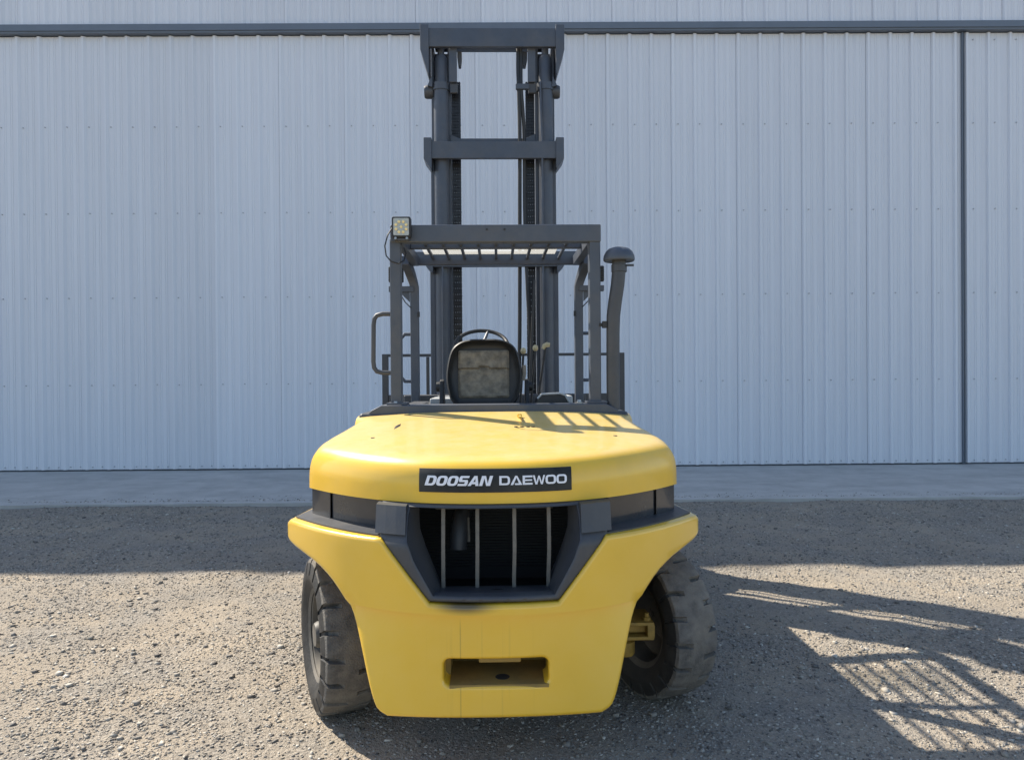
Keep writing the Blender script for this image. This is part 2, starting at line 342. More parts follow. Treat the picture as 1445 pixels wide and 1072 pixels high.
def panel(name, outer, holes, sp, rings, front, back, m, parent, free=None, angle=40, extra=()):
    """A shaped plate: outline and holes in 2D, front(a, b, d) gives the skin (d = distance to the edge), back(a, b, hole) the rim behind it.
    The edge rings are regular strips, the middle is filled with a fine triangulation."""
    mb = MB(); inner_loops = []
    if area(outer) < 0: outer = outer[::-1]
    holes = [h[::-1] if area(h) > 0 else h for h in holes]
    for li, lp in enumerate([outer] + holes):
        base = resample(lp, sp if li == 0 else sp * .6); n = len(base); chain = base; closed = True; fr = []
        if free is not None and li == 0:
            isf = [free(((base[i][0] + base[(i + 1) % n][0]) / 2, (base[i][1] + base[(i + 1) % n][1]) / 2)) for i in range(n)]
            k = next(i for i in range(n) if isf[i - 1] and not isf[i]); base = base[k:] + base[:k]; isf = isf[k:] + isf[:k]
            e = next(i for i in range(n) if isf[i]); chain = base[:e + 1]; fr = base[e + 1:]; closed = False
            u0 = (Vector(fr[-1]) - Vector(chain[0])).normalized(); u1 = (Vector(fr[0]) - Vector(chain[-1])).normalized()
        rows = []; depth = [0.0] + list(rings)
        for d in depth: rows.append(offset_loop(chain, d, closed, None if closed else (u0, u1)) if d else list(chain))
        N = len(chain); o = len(mb.v)
        for d, row in zip(depth, rows): mb.v += [tuple(front(a, b, d)) for a, b in row]
        cnt = N if closed else N - 1
        for r_ in range(len(rows) - 1):
            for i in range(cnt):
                j = (i + 1) % N; mb.f.append((o + r_ * N + i, o + r_ * N + j, o + (r_ + 1) * N + j, o + (r_ + 1) * N + i))
        bk = len(mb.v); mb.v += [tuple(back(a, b, li)) for a, b in chain]
        for i in range(cnt):
            j = (i + 1) % N; mb.f.append((o + i, bk + i, bk + j, o + j))
        il = rows[-1]
        if fr:
            xa, xb = sorted((il[0][0], il[-1][0])); fr = [p for p in fr if xa + sp * .3 < p[0] < xb - sp * .3]; il = il + fr
        inner_loops.append((il, o + (len(rows) - 1) * N, N))
    L0 = inner_loops[0][0]; xs = np.array(L0); x0, y0 = xs.min(0); x1, y1 = xs.max(0); rmax = max(rings) if rings else 0
    gx, gy = np.meshgrid(np.arange(x0 + sp * .5, x1, sp), np.arange(y0 + sp * .5, y1, sp)); g = np.stack([gx.ravel(), gy.ravel()], 1)
    segs = [(l[i], l[(i + 1) % len(l)]) for l, _, _ in inner_loops for i in range(len(l))]
    def ok(p):
        c = inside(p, L0)
        for l, _, _ in inner_loops[1:]: c &= ~inside(p, l)
        return c
    pts = [g]
    if len(extra):
        ex = np.array(extra); g = g[np.min(np.abs(g[:, 1:2] - ex[None, :, 1]) + 9 * (np.abs(g[:, 0:1] - ex[None, :, 0]) > sp), axis=1) > sp * .4]; pts = [g, ex]
    g = np.concatenate(pts); g = g[ok(g)]; g = g[dist(g, segs) > .004]; g = g[(dist(g, segs) > sp * .35) | (np.arange(len(g)) >= 0) * (len(extra) > 0) * (dist(g, segs) > .006)]
    v2 = []; edges = []; ids = []
    for l, b0, N in inner_loops:
        o = len(v2); v2 += l; edges += [(o + i, o + (i + 1) % len(l)) for i in range(len(l))]; ids += [b0 + i if i < N else None for i in range(len(l))]
    nb = len(v2); v2 += [tuple(p) for p in g]
    V, E_, F, ov, oe, of = delaunay_2d_cdt([Vector(p) for p in v2], edges, [], 0, 1e-7)
    A = np.array([tuple(p) for p in V]); cen = np.array([A[list(f)].mean(0) for f in F]); keep = ok(cen); gid = []
    for i, l in enumerate(ov):
        k = next((ids[j] for j in l if j < nb and ids[j] is not None), None)
        if k is None: k = len(mb.v); mb.v.append(tuple(front(A[i, 0], A[i, 1], rmax)))
        gid.append(k)
    mb.f += [tuple(gid[j] for j in f) for f, k in zip(F, keep) if k]
    return mb.build(name, m, parent, True, 0, angle)

def rrect(x0, x1, y0, y1, r, k=4):
    o = []
    for cx, cy, a in ((x1 - r, y1 - r, 0), (x0 + r, y1 - r, 90), (x0 + r, y0 + r, 180), (x1 - r, y0 + r, 270)):
        for i in range(k + 1):
            t = R(a + 90 * i / k); o.append((cx + r * math.cos(t), cy + r * math.sin(t)))
    return o

# ================================================================== SETTING
WALL_Y, WALL_YAW = 11.53, 0.0064
APRON_Y = 8.5
def hnoise(x, y):
    s = np.zeros_like(x)
    for fx, fy, ph, a in ((1.3, .9, .3, .012), (.7, 2.1, 1.7, .010), (2.9, -1.7, 4.1, .007), (4.3, 3.9, 2.2, .005), (-5.7, 4.8, .9, .004), (9.1, 7.7, 5.1, .0025), (8.3, -11.9, 3.3, .0025), (17, 13, 1.1, .0018), (-15, 19, 2.9, .0018)):
        s += a * np.sin(fx * x + fy * y + ph + 0.8 * np.sin(.6 * fy * x - .5 * fx * y))
    return s
def ground_h(x, y):
    near = np.clip((9.0 - y) / 0.8, 0, 1) * np.clip((y + 3) / 3, 0, 1) * np.clip((10 - np.abs(x)) / 3, 0, 1)
    h = 0.75 * hnoise(x, y) * near
    h = h - 0.012 * np.clip((y - 7.5) / 1.0, 0, 1) * near
    for wx, wy in ((-0.78, 3.27), (0.64, 3.40), (-0.78, 5.6), (0.68, 5.6)):       # packed flat under the tyres
        k = np.exp(-(((x - wx) / .35) ** 2 + ((y - wy) / .35) ** 2)); h = h * (1 - k) + 0.002 * k
    return h
def axis_coords(a, b, st, far):
    c = list(np.arange(a, b + 1e-6, st)); d = st
    lo = [a]; hi = [c[-1]]; 
    while hi[-1] < far: d *= 1.35; hi.append(hi[-1] + d)
    d = st
    while lo[-1] > -far: d *= 1.35; lo.append(lo[-1] - d)
    return np.array(lo[:0:-1] + c + hi[1:])
gx = axis_coords(-7.5, 7.5, 0.045, 600); gy = axis_coords(1.6, 8.6, 0.04, 600)
X, Y = np.meshgrid(gx, gy); Z = ground_h(X, Y); nx, ny = len(gx), len(gy)
me = bpy.data.meshes.new('ground'); idx = np.arange(nx * ny).reshape(ny, nx)
F = np.stack([idx[:-1, :-1], idx[:-1, 1:], idx[1:, 1:], idx[1:, :-1]], -1).reshape(-1, 4)
me.vertices.add(nx * ny); me.vertices.foreach_set('co', np.stack([X, Y, Z], -1).ravel())
me.loops.add(F.size); me.loops.foreach_set('vertex_index', F.ravel().astype(np.int32))
me.polygons.add(len(F)); me.polygons.foreach_set('loop_start', np.arange(0, F.size, 4, dtype=np.int32)); me.update(calc_edges=True)
g = link('ground', me, M['dirt'], smooth=True, angle=80); g['kind'] = 'structure'

# concrete apron in front of the doors
mb = MB()
poly = [(-26.0, WALL_Y - .1 - .17), (22.0, WALL_Y - .1 + .14)]
top = [(22.0, APRON_Y + .10)] + [(22.0 - 48.0 * i / 300, APRON_Y + .10 - .0064 * 48 * i / 300 + .012 * math.sin(i * 1.7) + .010 * math.sin(i * .61)) for i in range(1, 301)]
poly = [(-26.0, WALL_Y + 1.5), (22.0, WALL_Y + 1.5)] + top
mb.prism(poly, 'z', -0.10, 0.022)
ap = mb.build('concrete_apron', M['concrete'], bevel=0.0); ap['kind'] = 'structure'

# ------------------------------------------------------------------ hangar
BH = 10.6                                                    # eaves height
hangar = empty('hangar_building', (0, WALL_Y, 0), WALL_YAW)
hangar['label'] = 'large pale blue grey ribbed metal building with a tall sliding door behind the forklift'; hangar['category'] = 'building'
PITCH = 0.3365; NP = 3; SW = PITCH * NP
def rib_profile(flip=False):
    pr = []
    for k in range(NP):
        o = k * PITCH
        pr += [(o + .016, .0), (o + .030, .038), (o + .064, .038), (o + .100, .0)]
        for c in (.165, .195, .262, .292):
            pr += [(o + c - .008, 0.), (o + c - .003, .006), (o + c + .003, .006), (o + c + .008, 0.)]
    pr.append((NP * PITCH + 0.014, .0)); return pr
def sheet_mesh(z0, z1, nz=6):
    pr = rib_profile(); mb = MB(); m = len(pr)
    v = [(x, -y, z0 + (z1 - z0) * k / nz) for k in range(nz + 1) for x, y in pr]
    f = [(k * m + i, k * m + i + 1, (k + 1) * m + i + 1, (k + 1) * m + i) for k in range(nz) for i in range(m - 1)]
    me = bpy.data.meshes.new('metal_sheet'); me.from_pydata(v, [], f); me.materials.append(M['sheet']); me.shade_smooth(); me.set_sharp_from_angle(angle=R(12)); return me
HZ0, HZ1 = 6.715, 6.858
door_me = sheet_mesh(0.045, HZ0 - .012); up_me = sheet_mesh(HZ1 - .02, BH)
# where a rib lands in the photograph: x = 31 px -> -7.59 m
RX0 = -7.62 - 15 * SW
JX = 7.012
door = MB().box(RX0, JX - .03, 0.012, 0.09, 0.03, HZ0 - .02).build('sliding_door', M['trim'], hangar)
def lay(me, name, xs, par, y):
    for i, x in enumerate(xs):
        o = bpy.data.objects.new(name, me); COL.objects.link(o); o.parent = par
        o.location = (x, y + 0.0012 * ((i % 2) - .5), 0); o.rotation_euler = (0, 0, 0.0016 * math.sin(i * 2.4))
nfull = int((JX - .016 - RX0) / SW)
lay(door_me, 'metal_sheet', [RX0 + i * SW for i in range(nfull)], door, 0.0)
# narrower last sheet up to the jamb
def cut_sheet(me, w):
    bm = bmesh.new(); bm.from_mesh(me)
    bmesh.ops.bisect_plane(bm, geom=bm.verts[:] + bm.edges[:] + bm.faces[:], plane_co=(w, 0, 0), plane_no=(1, 0, 0), clear_outer=True)
    m2 = bpy.data.meshes.new('metal_sheet'); bm.to_mesh(m2); bm.free(); m2.materials.clear(); m2.materials.append(M['sheet']); m2.set_sharp_from_angle(angle=R(12)); return m2
rest = JX - .016 - (RX0 + nfull * SW)
if rest > .03: lay(cut_sheet(door_me, rest), 'metal_sheet', [RX0 + nfull * SW], door, 0.0)
fix = MB().box(JX + .045, JX + .045 + 12 * SW, 0.012, 0.09, 0.03, HZ0 - .02).build('door_leaf', M['trim'], hangar)
lay(door_me, 'metal_sheet', [JX + .024 + i * SW for i in range(12)], fix, 0.004)
MB().box(JX - .018, JX - .004, -.045, .01, .03, HZ0 - .01).box(JX + .013, JX + .026, -.030, .012, .03, HZ0 - .01).build('door_jamb', M['trim'], hangar, bevel=.004)
MB().box(JX - .005, JX + .013, -.004, .0115, .03, HZ0 - .012).build('jamb_seal', M['seal'], hangar)
hd = MB().prism([(.06, HZ1), (-.115, HZ1 - .012), (-.125, HZ1 - .018), (-.125, HZ0 + .030), (-.105, HZ0 + .026), (-.105, HZ0), (.06, HZ0)], 'x', RX0, JX + .2 + 12 * SW).build('door_header', M['trim'], hangar)
lay(up_me, 'wall_sheet', [RX0 + .1 + i * SW for i in range(int((JX + 12 * SW - RX0) / SW))], hangar, -.01)
MB().box(RX0, JX + 12 * SW, -.012, .085, .014, .0295).build('bottom_seal', M['seal'], hangar)
XR = JX + .045 + 12 * SW
MB().box(RX0, XR, .10, .16, .0, BH - .01).build('inner_wall', M['trim'], hangar)
MB().box(RX0 - .02, RX0 + .05, -.05, 14, 0, BH).build('side_wall', M['sheet'], hangar)
MB().box(XR - .03, XR + .04, -.05, 14, 0, BH).build('side_wall', M['sheet'], hangar)
MB().prism([(-.06, BH), (14.0, BH + 1.2), (14.0, BH + 1.3), (-.06, BH + .1)], 'x', RX0 - .1, XR + .1).build('roof', M['sheet'], hangar)
# fasteners in rows on the girts
def screws(par, xs, zs, name='screw'):
    mb = MB()
    for z in zs:
        for x in xs:
            mb.lathe([(.0001, -.018), (.009, -.017), (.010, -.004), (.0001, -.004)], 8, (x, 0.003, z + random.uniform(-.004, .004)), 'y')
    o = mb.build(name, M['fastener'], par, smooth=False); o['kind'] = 'stuff'; return o
xs = [RX0 + i * PITCH + .125 for i in range(int((JX - .05 - RX0) / PITCH))]
rows = [1.345, 2.685, 3.985, 5.315]
screws(door, [x for x in xs if -10 < x < JX], rows); screws(door, [x + d for x in xs if -10 < x < JX - .2 for d in (0, .15)], [.085])
xs2 = [JX + .05 + i * PITCH + .125 for i in range(15)]
screws(fix, xs2, rows + [6.60]); screws(fix, [x + d for x in xs2 for d in (0, .15)], [.085])

# ------------------------------------------------------------------ gravel
def make_gravel():
    base_v = np.array([(x, y, z) for z in (-1, 1) for y in (-1, 1) for x in (-1, 1)], float) * .72
    base_f = np.array([(0, 2, 3), (0, 3, 1), (4, 5, 7), (4, 7, 6), (0, 1, 5), (0, 5, 4), (2, 6, 7), (2, 7, 3), (0, 4, 6), (0, 6, 2), (1, 3, 7), (1, 7, 5)])
    var = []
    for k in range(24):                                     # crushed, angular chips
        r2 = np.random.default_rng(k); v = base_v * (1 + r2.uniform(-.45, .35, (8, 1))) + r2.uniform(-.28, .28, (8, 3))
        v = v * np.array([1, r2.uniform(.5, .95), r2.uniform(.25, .6)]); var.append(v)
    def zone(n, x0, x1, y0, y1, smin, smax, pw):
        x = rng.uniform(x0, x1, n); y = rng.uniform(y0, y1, n); s = smin + (smax - smin) * rng.random(n) ** pw
        return np.stack([x, y, s], 1)
    pts = np.concatenate([
        zone(72000, -3.1, 3.1, 2.4, 4.2, .0026, .0085, 2.2), zone(3000, -3.1, 3.1, 2.4, 4.2, .008, .019, 2.8),
        zone(44000, -4.3, 4.3, 4.2, 6.0, .0030, .0098, 2.2), zone(1300, -4.3, 4.3, 4.2, 6.0, .009, .020, 2.8),
        zone(46000, -6.2, 6.2, 6.0, 8.62, .0040, .011, 1.8), zone(1000, -6.2, 6.2, 6.0, 8.6, .013, .024, 2.4)])
    sp_ = zone(2600, -7, 7, 0, 1, .004, .011, 1.8); sp_[:, 1] = 8.56 + .0064 * sp_[:, 0] + rng.exponential(.10, len(sp_)); pts = np.concatenate([pts, sp_])
    # patchy: bare packed dirt between loose stones
    q = np.sin(pts[:, 0] * 2.1 + 1.2 * np.sin(pts[:, 1] * 1.7)) * np.sin(pts[:, 1] * 2.9 + .9 * np.sin(pts[:, 0] * 1.3)) + .5 * np.sin(5.1 * pts[:, 0] + 3.3 * pts[:, 1])
    keep = rng.random(len(pts)) < np.clip(.68 + .30 * q, .36, 1); pts = pts[keep]
    n = len(pts); nv, nf = len(var[0]), len(base_f); print('stones', n, nv, nf)
    co = np.empty((n, nv, 3)); which = rng.integers(0, len(var), n); ang = rng.uniform(0, 2 * np.pi, n)
    VA = np.array(var)[which]; ca, sa = np.cos(ang)[:, None], np.sin(ang)[:, None]; tilt = rng.uniform(-.5, .5, (n, 1))
    x_, y_, z_ = VA[..., 0], VA[..., 1], VA[..., 2]
    y2 = y_ * np.cos(tilt) - z_ * np.sin(tilt); z2 = y_ * np.sin(tilt) + z_ * np.cos(tilt)
    s = pts[:, 2:3]
    co[..., 0] = pts[:, 0:1] + (x_ * ca - y2 * sa) * s; co[..., 1] = pts[:, 1:2] + (x_ * sa + y2 * ca) * s
    hh = np.where(pts[:, 1] > APRON_Y + .10 + .0064 * pts[:, 0], .022, ground_h(pts[:, 0], pts[:, 1]))
    co[..., 2] = hh[:, None] + z2 * s + s * .12
    fc = (base_f[None] + (np.arange(n) * nv)[:, None, None]).reshape(-1, 3).astype(np.int32)
    me = bpy.data.meshes.new('gravel'); me.vertices.add(n * nv); me.vertices.foreach_set('co', co.ravel())
    me.loops.add(fc.size); me.loops.foreach_set('vertex_index', fc.ravel()); me.polygons.add(len(fc)); me.polygons.foreach_set('loop_start', np.arange(0, fc.size, 3, dtype=np.int32))
    me.update(calc_edges=True)
    at = me.attributes.new('tone', 'FLOAT', 'POINT'); at.data.foreach_set('value', np.repeat(rng.random(n), nv).astype(np.float32))
    o = link('gravel', me, M['stone'], smooth=False); o['kind'] = 'stuff'
    o['label'] = 'loose tan and grey crushed stone scattered over the dirt yard'; o['category'] = 'gravel'
make_gravel()

# ================================================================== FORKLIFT
T = empty('forklift', ROOT, YAW)
T['label'] = 'yellow forklift truck with charcoal mast and overhead guard, seen from its rear'; T['category'] = 'forklift'

# ---- counterweight -------------------------------------------------
def cw_y(x, z):
    c = 1.0 if z > .60 else .35 + .65 * max(0, (z - .23) / .37)
    y = -.66 + .48 * c * (min(abs(x), .95) / .86) ** 2.3
    t = min(1, max(0, (.6085 - z) / .006)); return y + .022 * t
half = [(.345, .231), (.39, .231), (.428, .250), (.446, .285), (.466, .348), (.49, .435), (.518, .529), (.54, .58), (.577, .63), (.634, .689), (.70, .729), (.77, .752), (.835, .770), (.862, .785), (.868, .800), (.868, .852), (.850, .868)]
half = half[:1] + smooth_poly(half[1:15], 1) + half[15:]
inner = [(.415, .868), (.232, .646)]
right = half + inner
outer = right + [(-x, z) for x, z in reversed(right)]
slot = rrect(P(626, 947, -.64).x, P(774, 947, -.64).x, .350, .443, .022)
RR = .016
def fillet(d, r): return 0.0 if d >= r else r - math.sqrt(max(0, r * r - (r - d) ** 2))
def cw_front(x, z, d): return (x, cw_y(x, z) + fillet(d, RR), z)
def cw_back(x, z, li):
    if li: return (x, cw_y(x, z) + .13, z)
    if z > .64 and abs(x) < .416: return (x, cw_y(x, z) + .10, z)
    if z > .80: return (x * .93 if abs(x) > .8 else x, -.30 + .75 * (abs(x) / .86) ** 2 , z)
    t = min(1, max(0, (z - .66) / .10)); return (x * (.78 + .22 * t), -.40 + .80 * t, z)
cw = panel('counterweight', outer, [slot], .028, [.003, .007, .012, .0165], cw_front, cw_back, M['yellow'], T, angle=42, extra=[(x * .02, z) for z in (.6086, .6024) for x in range(-27, 28)])
# tow recess behind the slot
sx0, sx1 = slot[5][0] - .03, slot[0][0] + .03
cx = (sx0 + sx1) / 2
rb = MB(); rb.box(sx0 - .01, sx1 + .01, -.40, -.38, .32, .47); rb.box(sx0 + .028, sx1 - .028, -.632, -.40, .340, .3518)
rb.box(sx0 + .0, sx0 + .027, -.53, -.40, .33, .46).box(sx1 - .027, sx1, -.53, -.40, .33, .46).box(sx0, sx1, -.53, -.40, .4435, .46)
rb.build('tow_recess', M['recess'], T)
MB().box(cx - .075, cx + .08, -.60, -.46, .418, .4425).build('tow_lug', M['recess'], T, bevel=.006)
MB().lathe([(.0001, .3528), (.022, .3528), (.025, .3524), (.027, .3518), (.0001, .3510)], 24, (cx + .012, -.560, 0)).build('tow_pin_hole', M['void'], T)

# dark cover lying on the ledge
def ledge_pts(off, n=24):
    o = []
    for i in range(n + 1):
        x = .405 + (.835 - .405) * i / n; o.append((x, cw_y(x, .86) + off + .03 * (i / n)))
    return o
for s_ in (1, -1):
    a = ledge_pts(.035); b = [(x * .97, y + .20) for x, y in reversed(ledge_pts(.035))]
    mb = MB(); mb.prism([(s_ * x, y) for x, y in a + b], 'z', .862, .874); mb.build('ledge_cover', M['dark2'], T)

# ---- band of dark panels under the hood lip ------------------------
def cap_plan_y(x): return -.55 + .45 * (min(abs(x), .80) / .79) ** 2.3
def band(name, x0, x1, off, z0, z1, th=.06, m='dark2', n=12, bev=.006):
    mb = MB(); v = []
    xs_ = [x0 + (x1 - x0) * i / n for i in range(n + 1)]
    for x in xs_:
        y = cap_plan_y(x) + off; v += [(x, y, z0), (x, y, z1), (x, y + th, z0), (x, y + th, z1)]
    f = []
    for i in range(n):
        a, b = i * 4, i * 4 + 4
        f += [(a, b, b + 1, a + 1), (a + 2, a + 3, b + 3, b + 2), (a, a + 2, b + 2, b), (a + 1, b + 1, b + 3, a + 3)]
    f += [(0, 1, 3, 2), (n * 4, n * 4 + 2, n * 4 + 3, n * 4 + 1)]
    mb.add(v, f); return mb.build(name, M[m], T, bevel=bev)
def fr_y(x, z):
    t = min(1, max(0, (z - .85) / .14)); a = cw_y(x, max(z, .63)) + .012
    return a * (1 - t) + (cap_plan_y(x) - .010) * t
for s_ in (1, -1):
    e = sorted([s_ * .44, s_ * .782]); band('panel_backing', e[0], e[1], .085, .868, .984, th=.02, m='gloss')
    e = sorted([s_ * .447, s_ * .676]); band('side_panel', e[0], e[1], .046, .866, .986, m='gloss')
    e = sorted([s_ * .679, s_ * .785]); band('corner_panel', e[0], e[1], .034, .866, .986, m='gloss')
    mb = MB(); v = []
    for x in (.322, .36, .40, .440):
        for z in (.884, .93, .984):
            y = fr_y(x, .884 + (z - .884) * .45) - .014; v += [(s_ * x, y, z), (s_ * x, y + .12, z)]
    f = [(i * 6 + j * 2, i * 6 + j * 2 + 2, i * 6 + j * 2 + 8, i * 6 + j * 2 + 6) for i in range(3) for j in range(2)]
    f += [(i * 6, i * 6 + 6, i * 6 + 7, i * 6 + 1) for i in range(3)] + [(i * 6 + 4, i * 6 + 5, i * 6 + 11, i * 6 + 10) for i in range(3)]
    f += [(j * 2, j * 2 + 1, j * 2 + 3, j * 2 + 2) for j in range(2)] + [(18 + j * 2, 18 + j * 2 + 2, 18 + j * 2 + 3, 18 + j * 2 + 1) for j in range(2)]
    mb.add(v, f).build('duct_shoulder', M['dark2'], T, smooth=False)

# ---- air duct: frame, funnel, bars ---------------------------------
fo = [(.425, .986), (.425, .872), (.236, .650)]
fo = fo + [(-x, z) for x, z in reversed(fo)]
ih = smooth_poly([(.309, .972), (.316, .93), (.312, .835), (.218, .672)], 1)
fi = ih + [(-x, z) for x, z in reversed(ih)]
panel('duct_frame', fo, [fi], .02, [.003, .007, .011], lambda x, z, d: (x, fr_y(x, z) + fillet(d, .011), z), lambda x, z, li: (x, fr_y(x, z) + .06, z), M['dark2'], T)
def fun_loop(k):
    dd = [(.285, .965), (.287, .93), (.283, .86), (.200, .652)]; src = [(.309, .972), (.316, .93), (.312, .835), (.218, .672)]
    l = [(a[0] + (b[0] - a[0]) * k, a[1] + (b[1] - a[1]) * k) for a, b in zip(src, dd)]; l = smooth_poly(l, 1)
    return l + [(-x, z) for x, z in reversed(l)]
mb = MB(); v = []; KS = [0, .12, .4, .75, 1.0]; y_at = lambda x, z, k: fr_y(x, z) * (1 - k) + -.44 * k + .008
for k in KS: v += [(x, y_at(x, z, k), z) for x, z in fun_loop(k)]
n_ = len(fun_loop(0)); f = [(i * n_ + j, i * n_ + (j + 1) % n_, (i + 1) * n_ + (j + 1) % n_, (i + 1) * n_ + j) for i in range(len(KS) - 1) for j in range(n_)]
mb.add(v, f); mb.build('air_duct', M['dark2'], T)
for px in (625.5, 673.5, 725.5, 774):
    a = P(px, 712, -.45); b = P(px, 822, -.47); bow = .012
    pts = [(a.x, -.45, .99), (a.x, -.47, .90), (a.x, -.48, .80), (b.x, -.475, .70), (b.x, -.47, .655)]
    mb = MB(); v = []
    for p in pts: v += [(p[0] - .0075, p[1], p[2]), (p[0] + .0075, p[1], p[2]), (p[0] + .0075, p[1] + .018, p[2]), (p[0] - .0075, p[1] + .018, p[2])]
    f = [(i * 4 + j, i * 4 + (j + 1) % 4, i * 4 + 4 + (j + 1) % 4, i * 4 + 4 + j) for i in range(4) for j in range(4)] + [(0, 3, 2, 1), (16, 17, 18, 19)]
    mb.add(v, f).build('grille_bar', M['grille'], T, bevel=.002)
MB().lathe([(.0001, .0), (.026, .0), (.03, .003), (.03, .008), (.0001, .008)], 18, (.012, -.535, .6535)).build('drain_hole', M['void'], T)
# inside: radiator, tank, tail pipe
MB().box(-.425, .425, .02, .04, .545, .985).build('radiator_core', M['void'], T)
mb = MB()
for i in range(22): mb.box(-.40, .40, .011, .0195, .60 + i * .0125, .604 + i * .0125)
o = mb.build('radiator_fins', M['void'], T, smooth=False)
a = P(615, 725, -.12); b = P(780, 725, -.12)
MB().box(a.x, b.x, -.16, -.05, .885, .955).box(a.x + .01, b.x - .01, -.166, -.15, .93, .945).build('radiator_tank', M['grille'], T, bevel=.012)
c = P(648, 760, -.22); r_ = .036
tp = [(c.x + .02, -.06, .865), (c.x + .012, -.13, .868), (c.x + .004, -.19, .85), (c.x, -.215, .815), (c.x - .003, -.222, .765), (c.x - .004, -.225, .735)]
MB().tube(tp, r_, 20, caps=False).tube(tp, r_ - .004, 20, caps=False).build('tail_pipe', M['dark2'], T)
MB().tube([(c.x + .036, -.20, .86), (c.x + .040, -.225, .80), (c.x + .040, -.225, .765)], .006, 8).build('pipe_bracket', M['grille'], T)
for s_ in (1, -1):
    MB().prism([(s_ * x, z) for x, z in [(.33, .545), (.40, .66), (.425, .69), (.425, .98), (.44, .98), (.44, .685), (.41, .65), (.345, .545)]], 'y', -.43, .05).build('engine_bay_wall', M['void'], T)

# ---- hood cap -------------------------------------------------------
def zt(y): return 1.160 + .105 * (y + .40)
side = [(.79, -.10), (.805, .02), (.795, .15), (.765, .35), (.735, .66)]
arc = [(x, cap_plan_y(x)) for x in [.79 * i / 26 for i in range(26)]]
rp = arc + smooth_poly(side, 1)
plan = rp + [(-x, y) for x, y in reversed(rp[1:])]
CR_, CN_ = .115, 3.5
def capf(d, r=CR_, n=CN_): t = min(1, d / r); return (1 - (1 - t) ** n) ** (1 / n)
def cap_front(x, y, d):
    crown = -.03 * (abs(x) / .75) ** 3
    return (x, y, .988 + (zt(y) + crown - .988) * capf(d))
def cap_back(x, y, li): 
    return (x * .97, y * 1.0 + (.03 if y < .6 else 0), .984) if y < .64 else (x, y, 1.10)
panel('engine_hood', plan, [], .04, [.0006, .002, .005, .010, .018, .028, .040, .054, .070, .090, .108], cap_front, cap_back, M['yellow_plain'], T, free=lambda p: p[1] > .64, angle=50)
MB().box(-.76, .76, -.02, .66, .983, .987).build('hood_underside', M['void'], T)
def cap_d(z):
    f_ = (z - .988) / (1.160 - .015 - .988); f_ = min(.98, max(0, f_)); return CR_ * (1 - (1 - f_ ** CN_) ** (1 / CN_))
def cap_y(x, z): return cap_plan_y(x) + cap_d(z)
# name plate
pl0, pl1 = P(590, 675, -.54).x, P(808, 675, -.54).x; pz0, pz1 = 1.030, 1.116
def skin(poly2d_fn, nu, nv, off, th):
    v = []; f = []
    for k, o_ in enumerate((off, off + th)):
        for j in range(nv + 1):
            for i in range(nu + 1):
                x, z = poly2d_fn(i / nu, j / nv); v.append((x, cap_y(x, z) + o_, z))
    w = nu + 1; N = w * (nv + 1)
    for j in range(nv):
        for i in range(nu): f += [(j * w + i, j * w + i + 1, (j + 1) * w + i + 1, (j + 1) * w + i), (N + j * w + i, N + (j + 1) * w + i, N + (j + 1) * w + i + 1, N + j * w + i + 1)]
    ring = [i for i in range(nu)] + [j * w + nu for j in range(nv)] + [nv * w + nu - i for i in range(nu)] + [(nv - j) * w for j in range(nv)]
    for a, b in zip(ring, ring[1:] + ring[:1]): f.append((a, N + a, N + b, b))
    return MB().add(v, f)
plate = skin(lambda u, w: (pl0 + (pl1 - pl0) * u, pz0 + (pz1 - pz0) * w), 24, 8, -.0042, .0032).build('name_plate', M['plate'], T, bevel=.001)
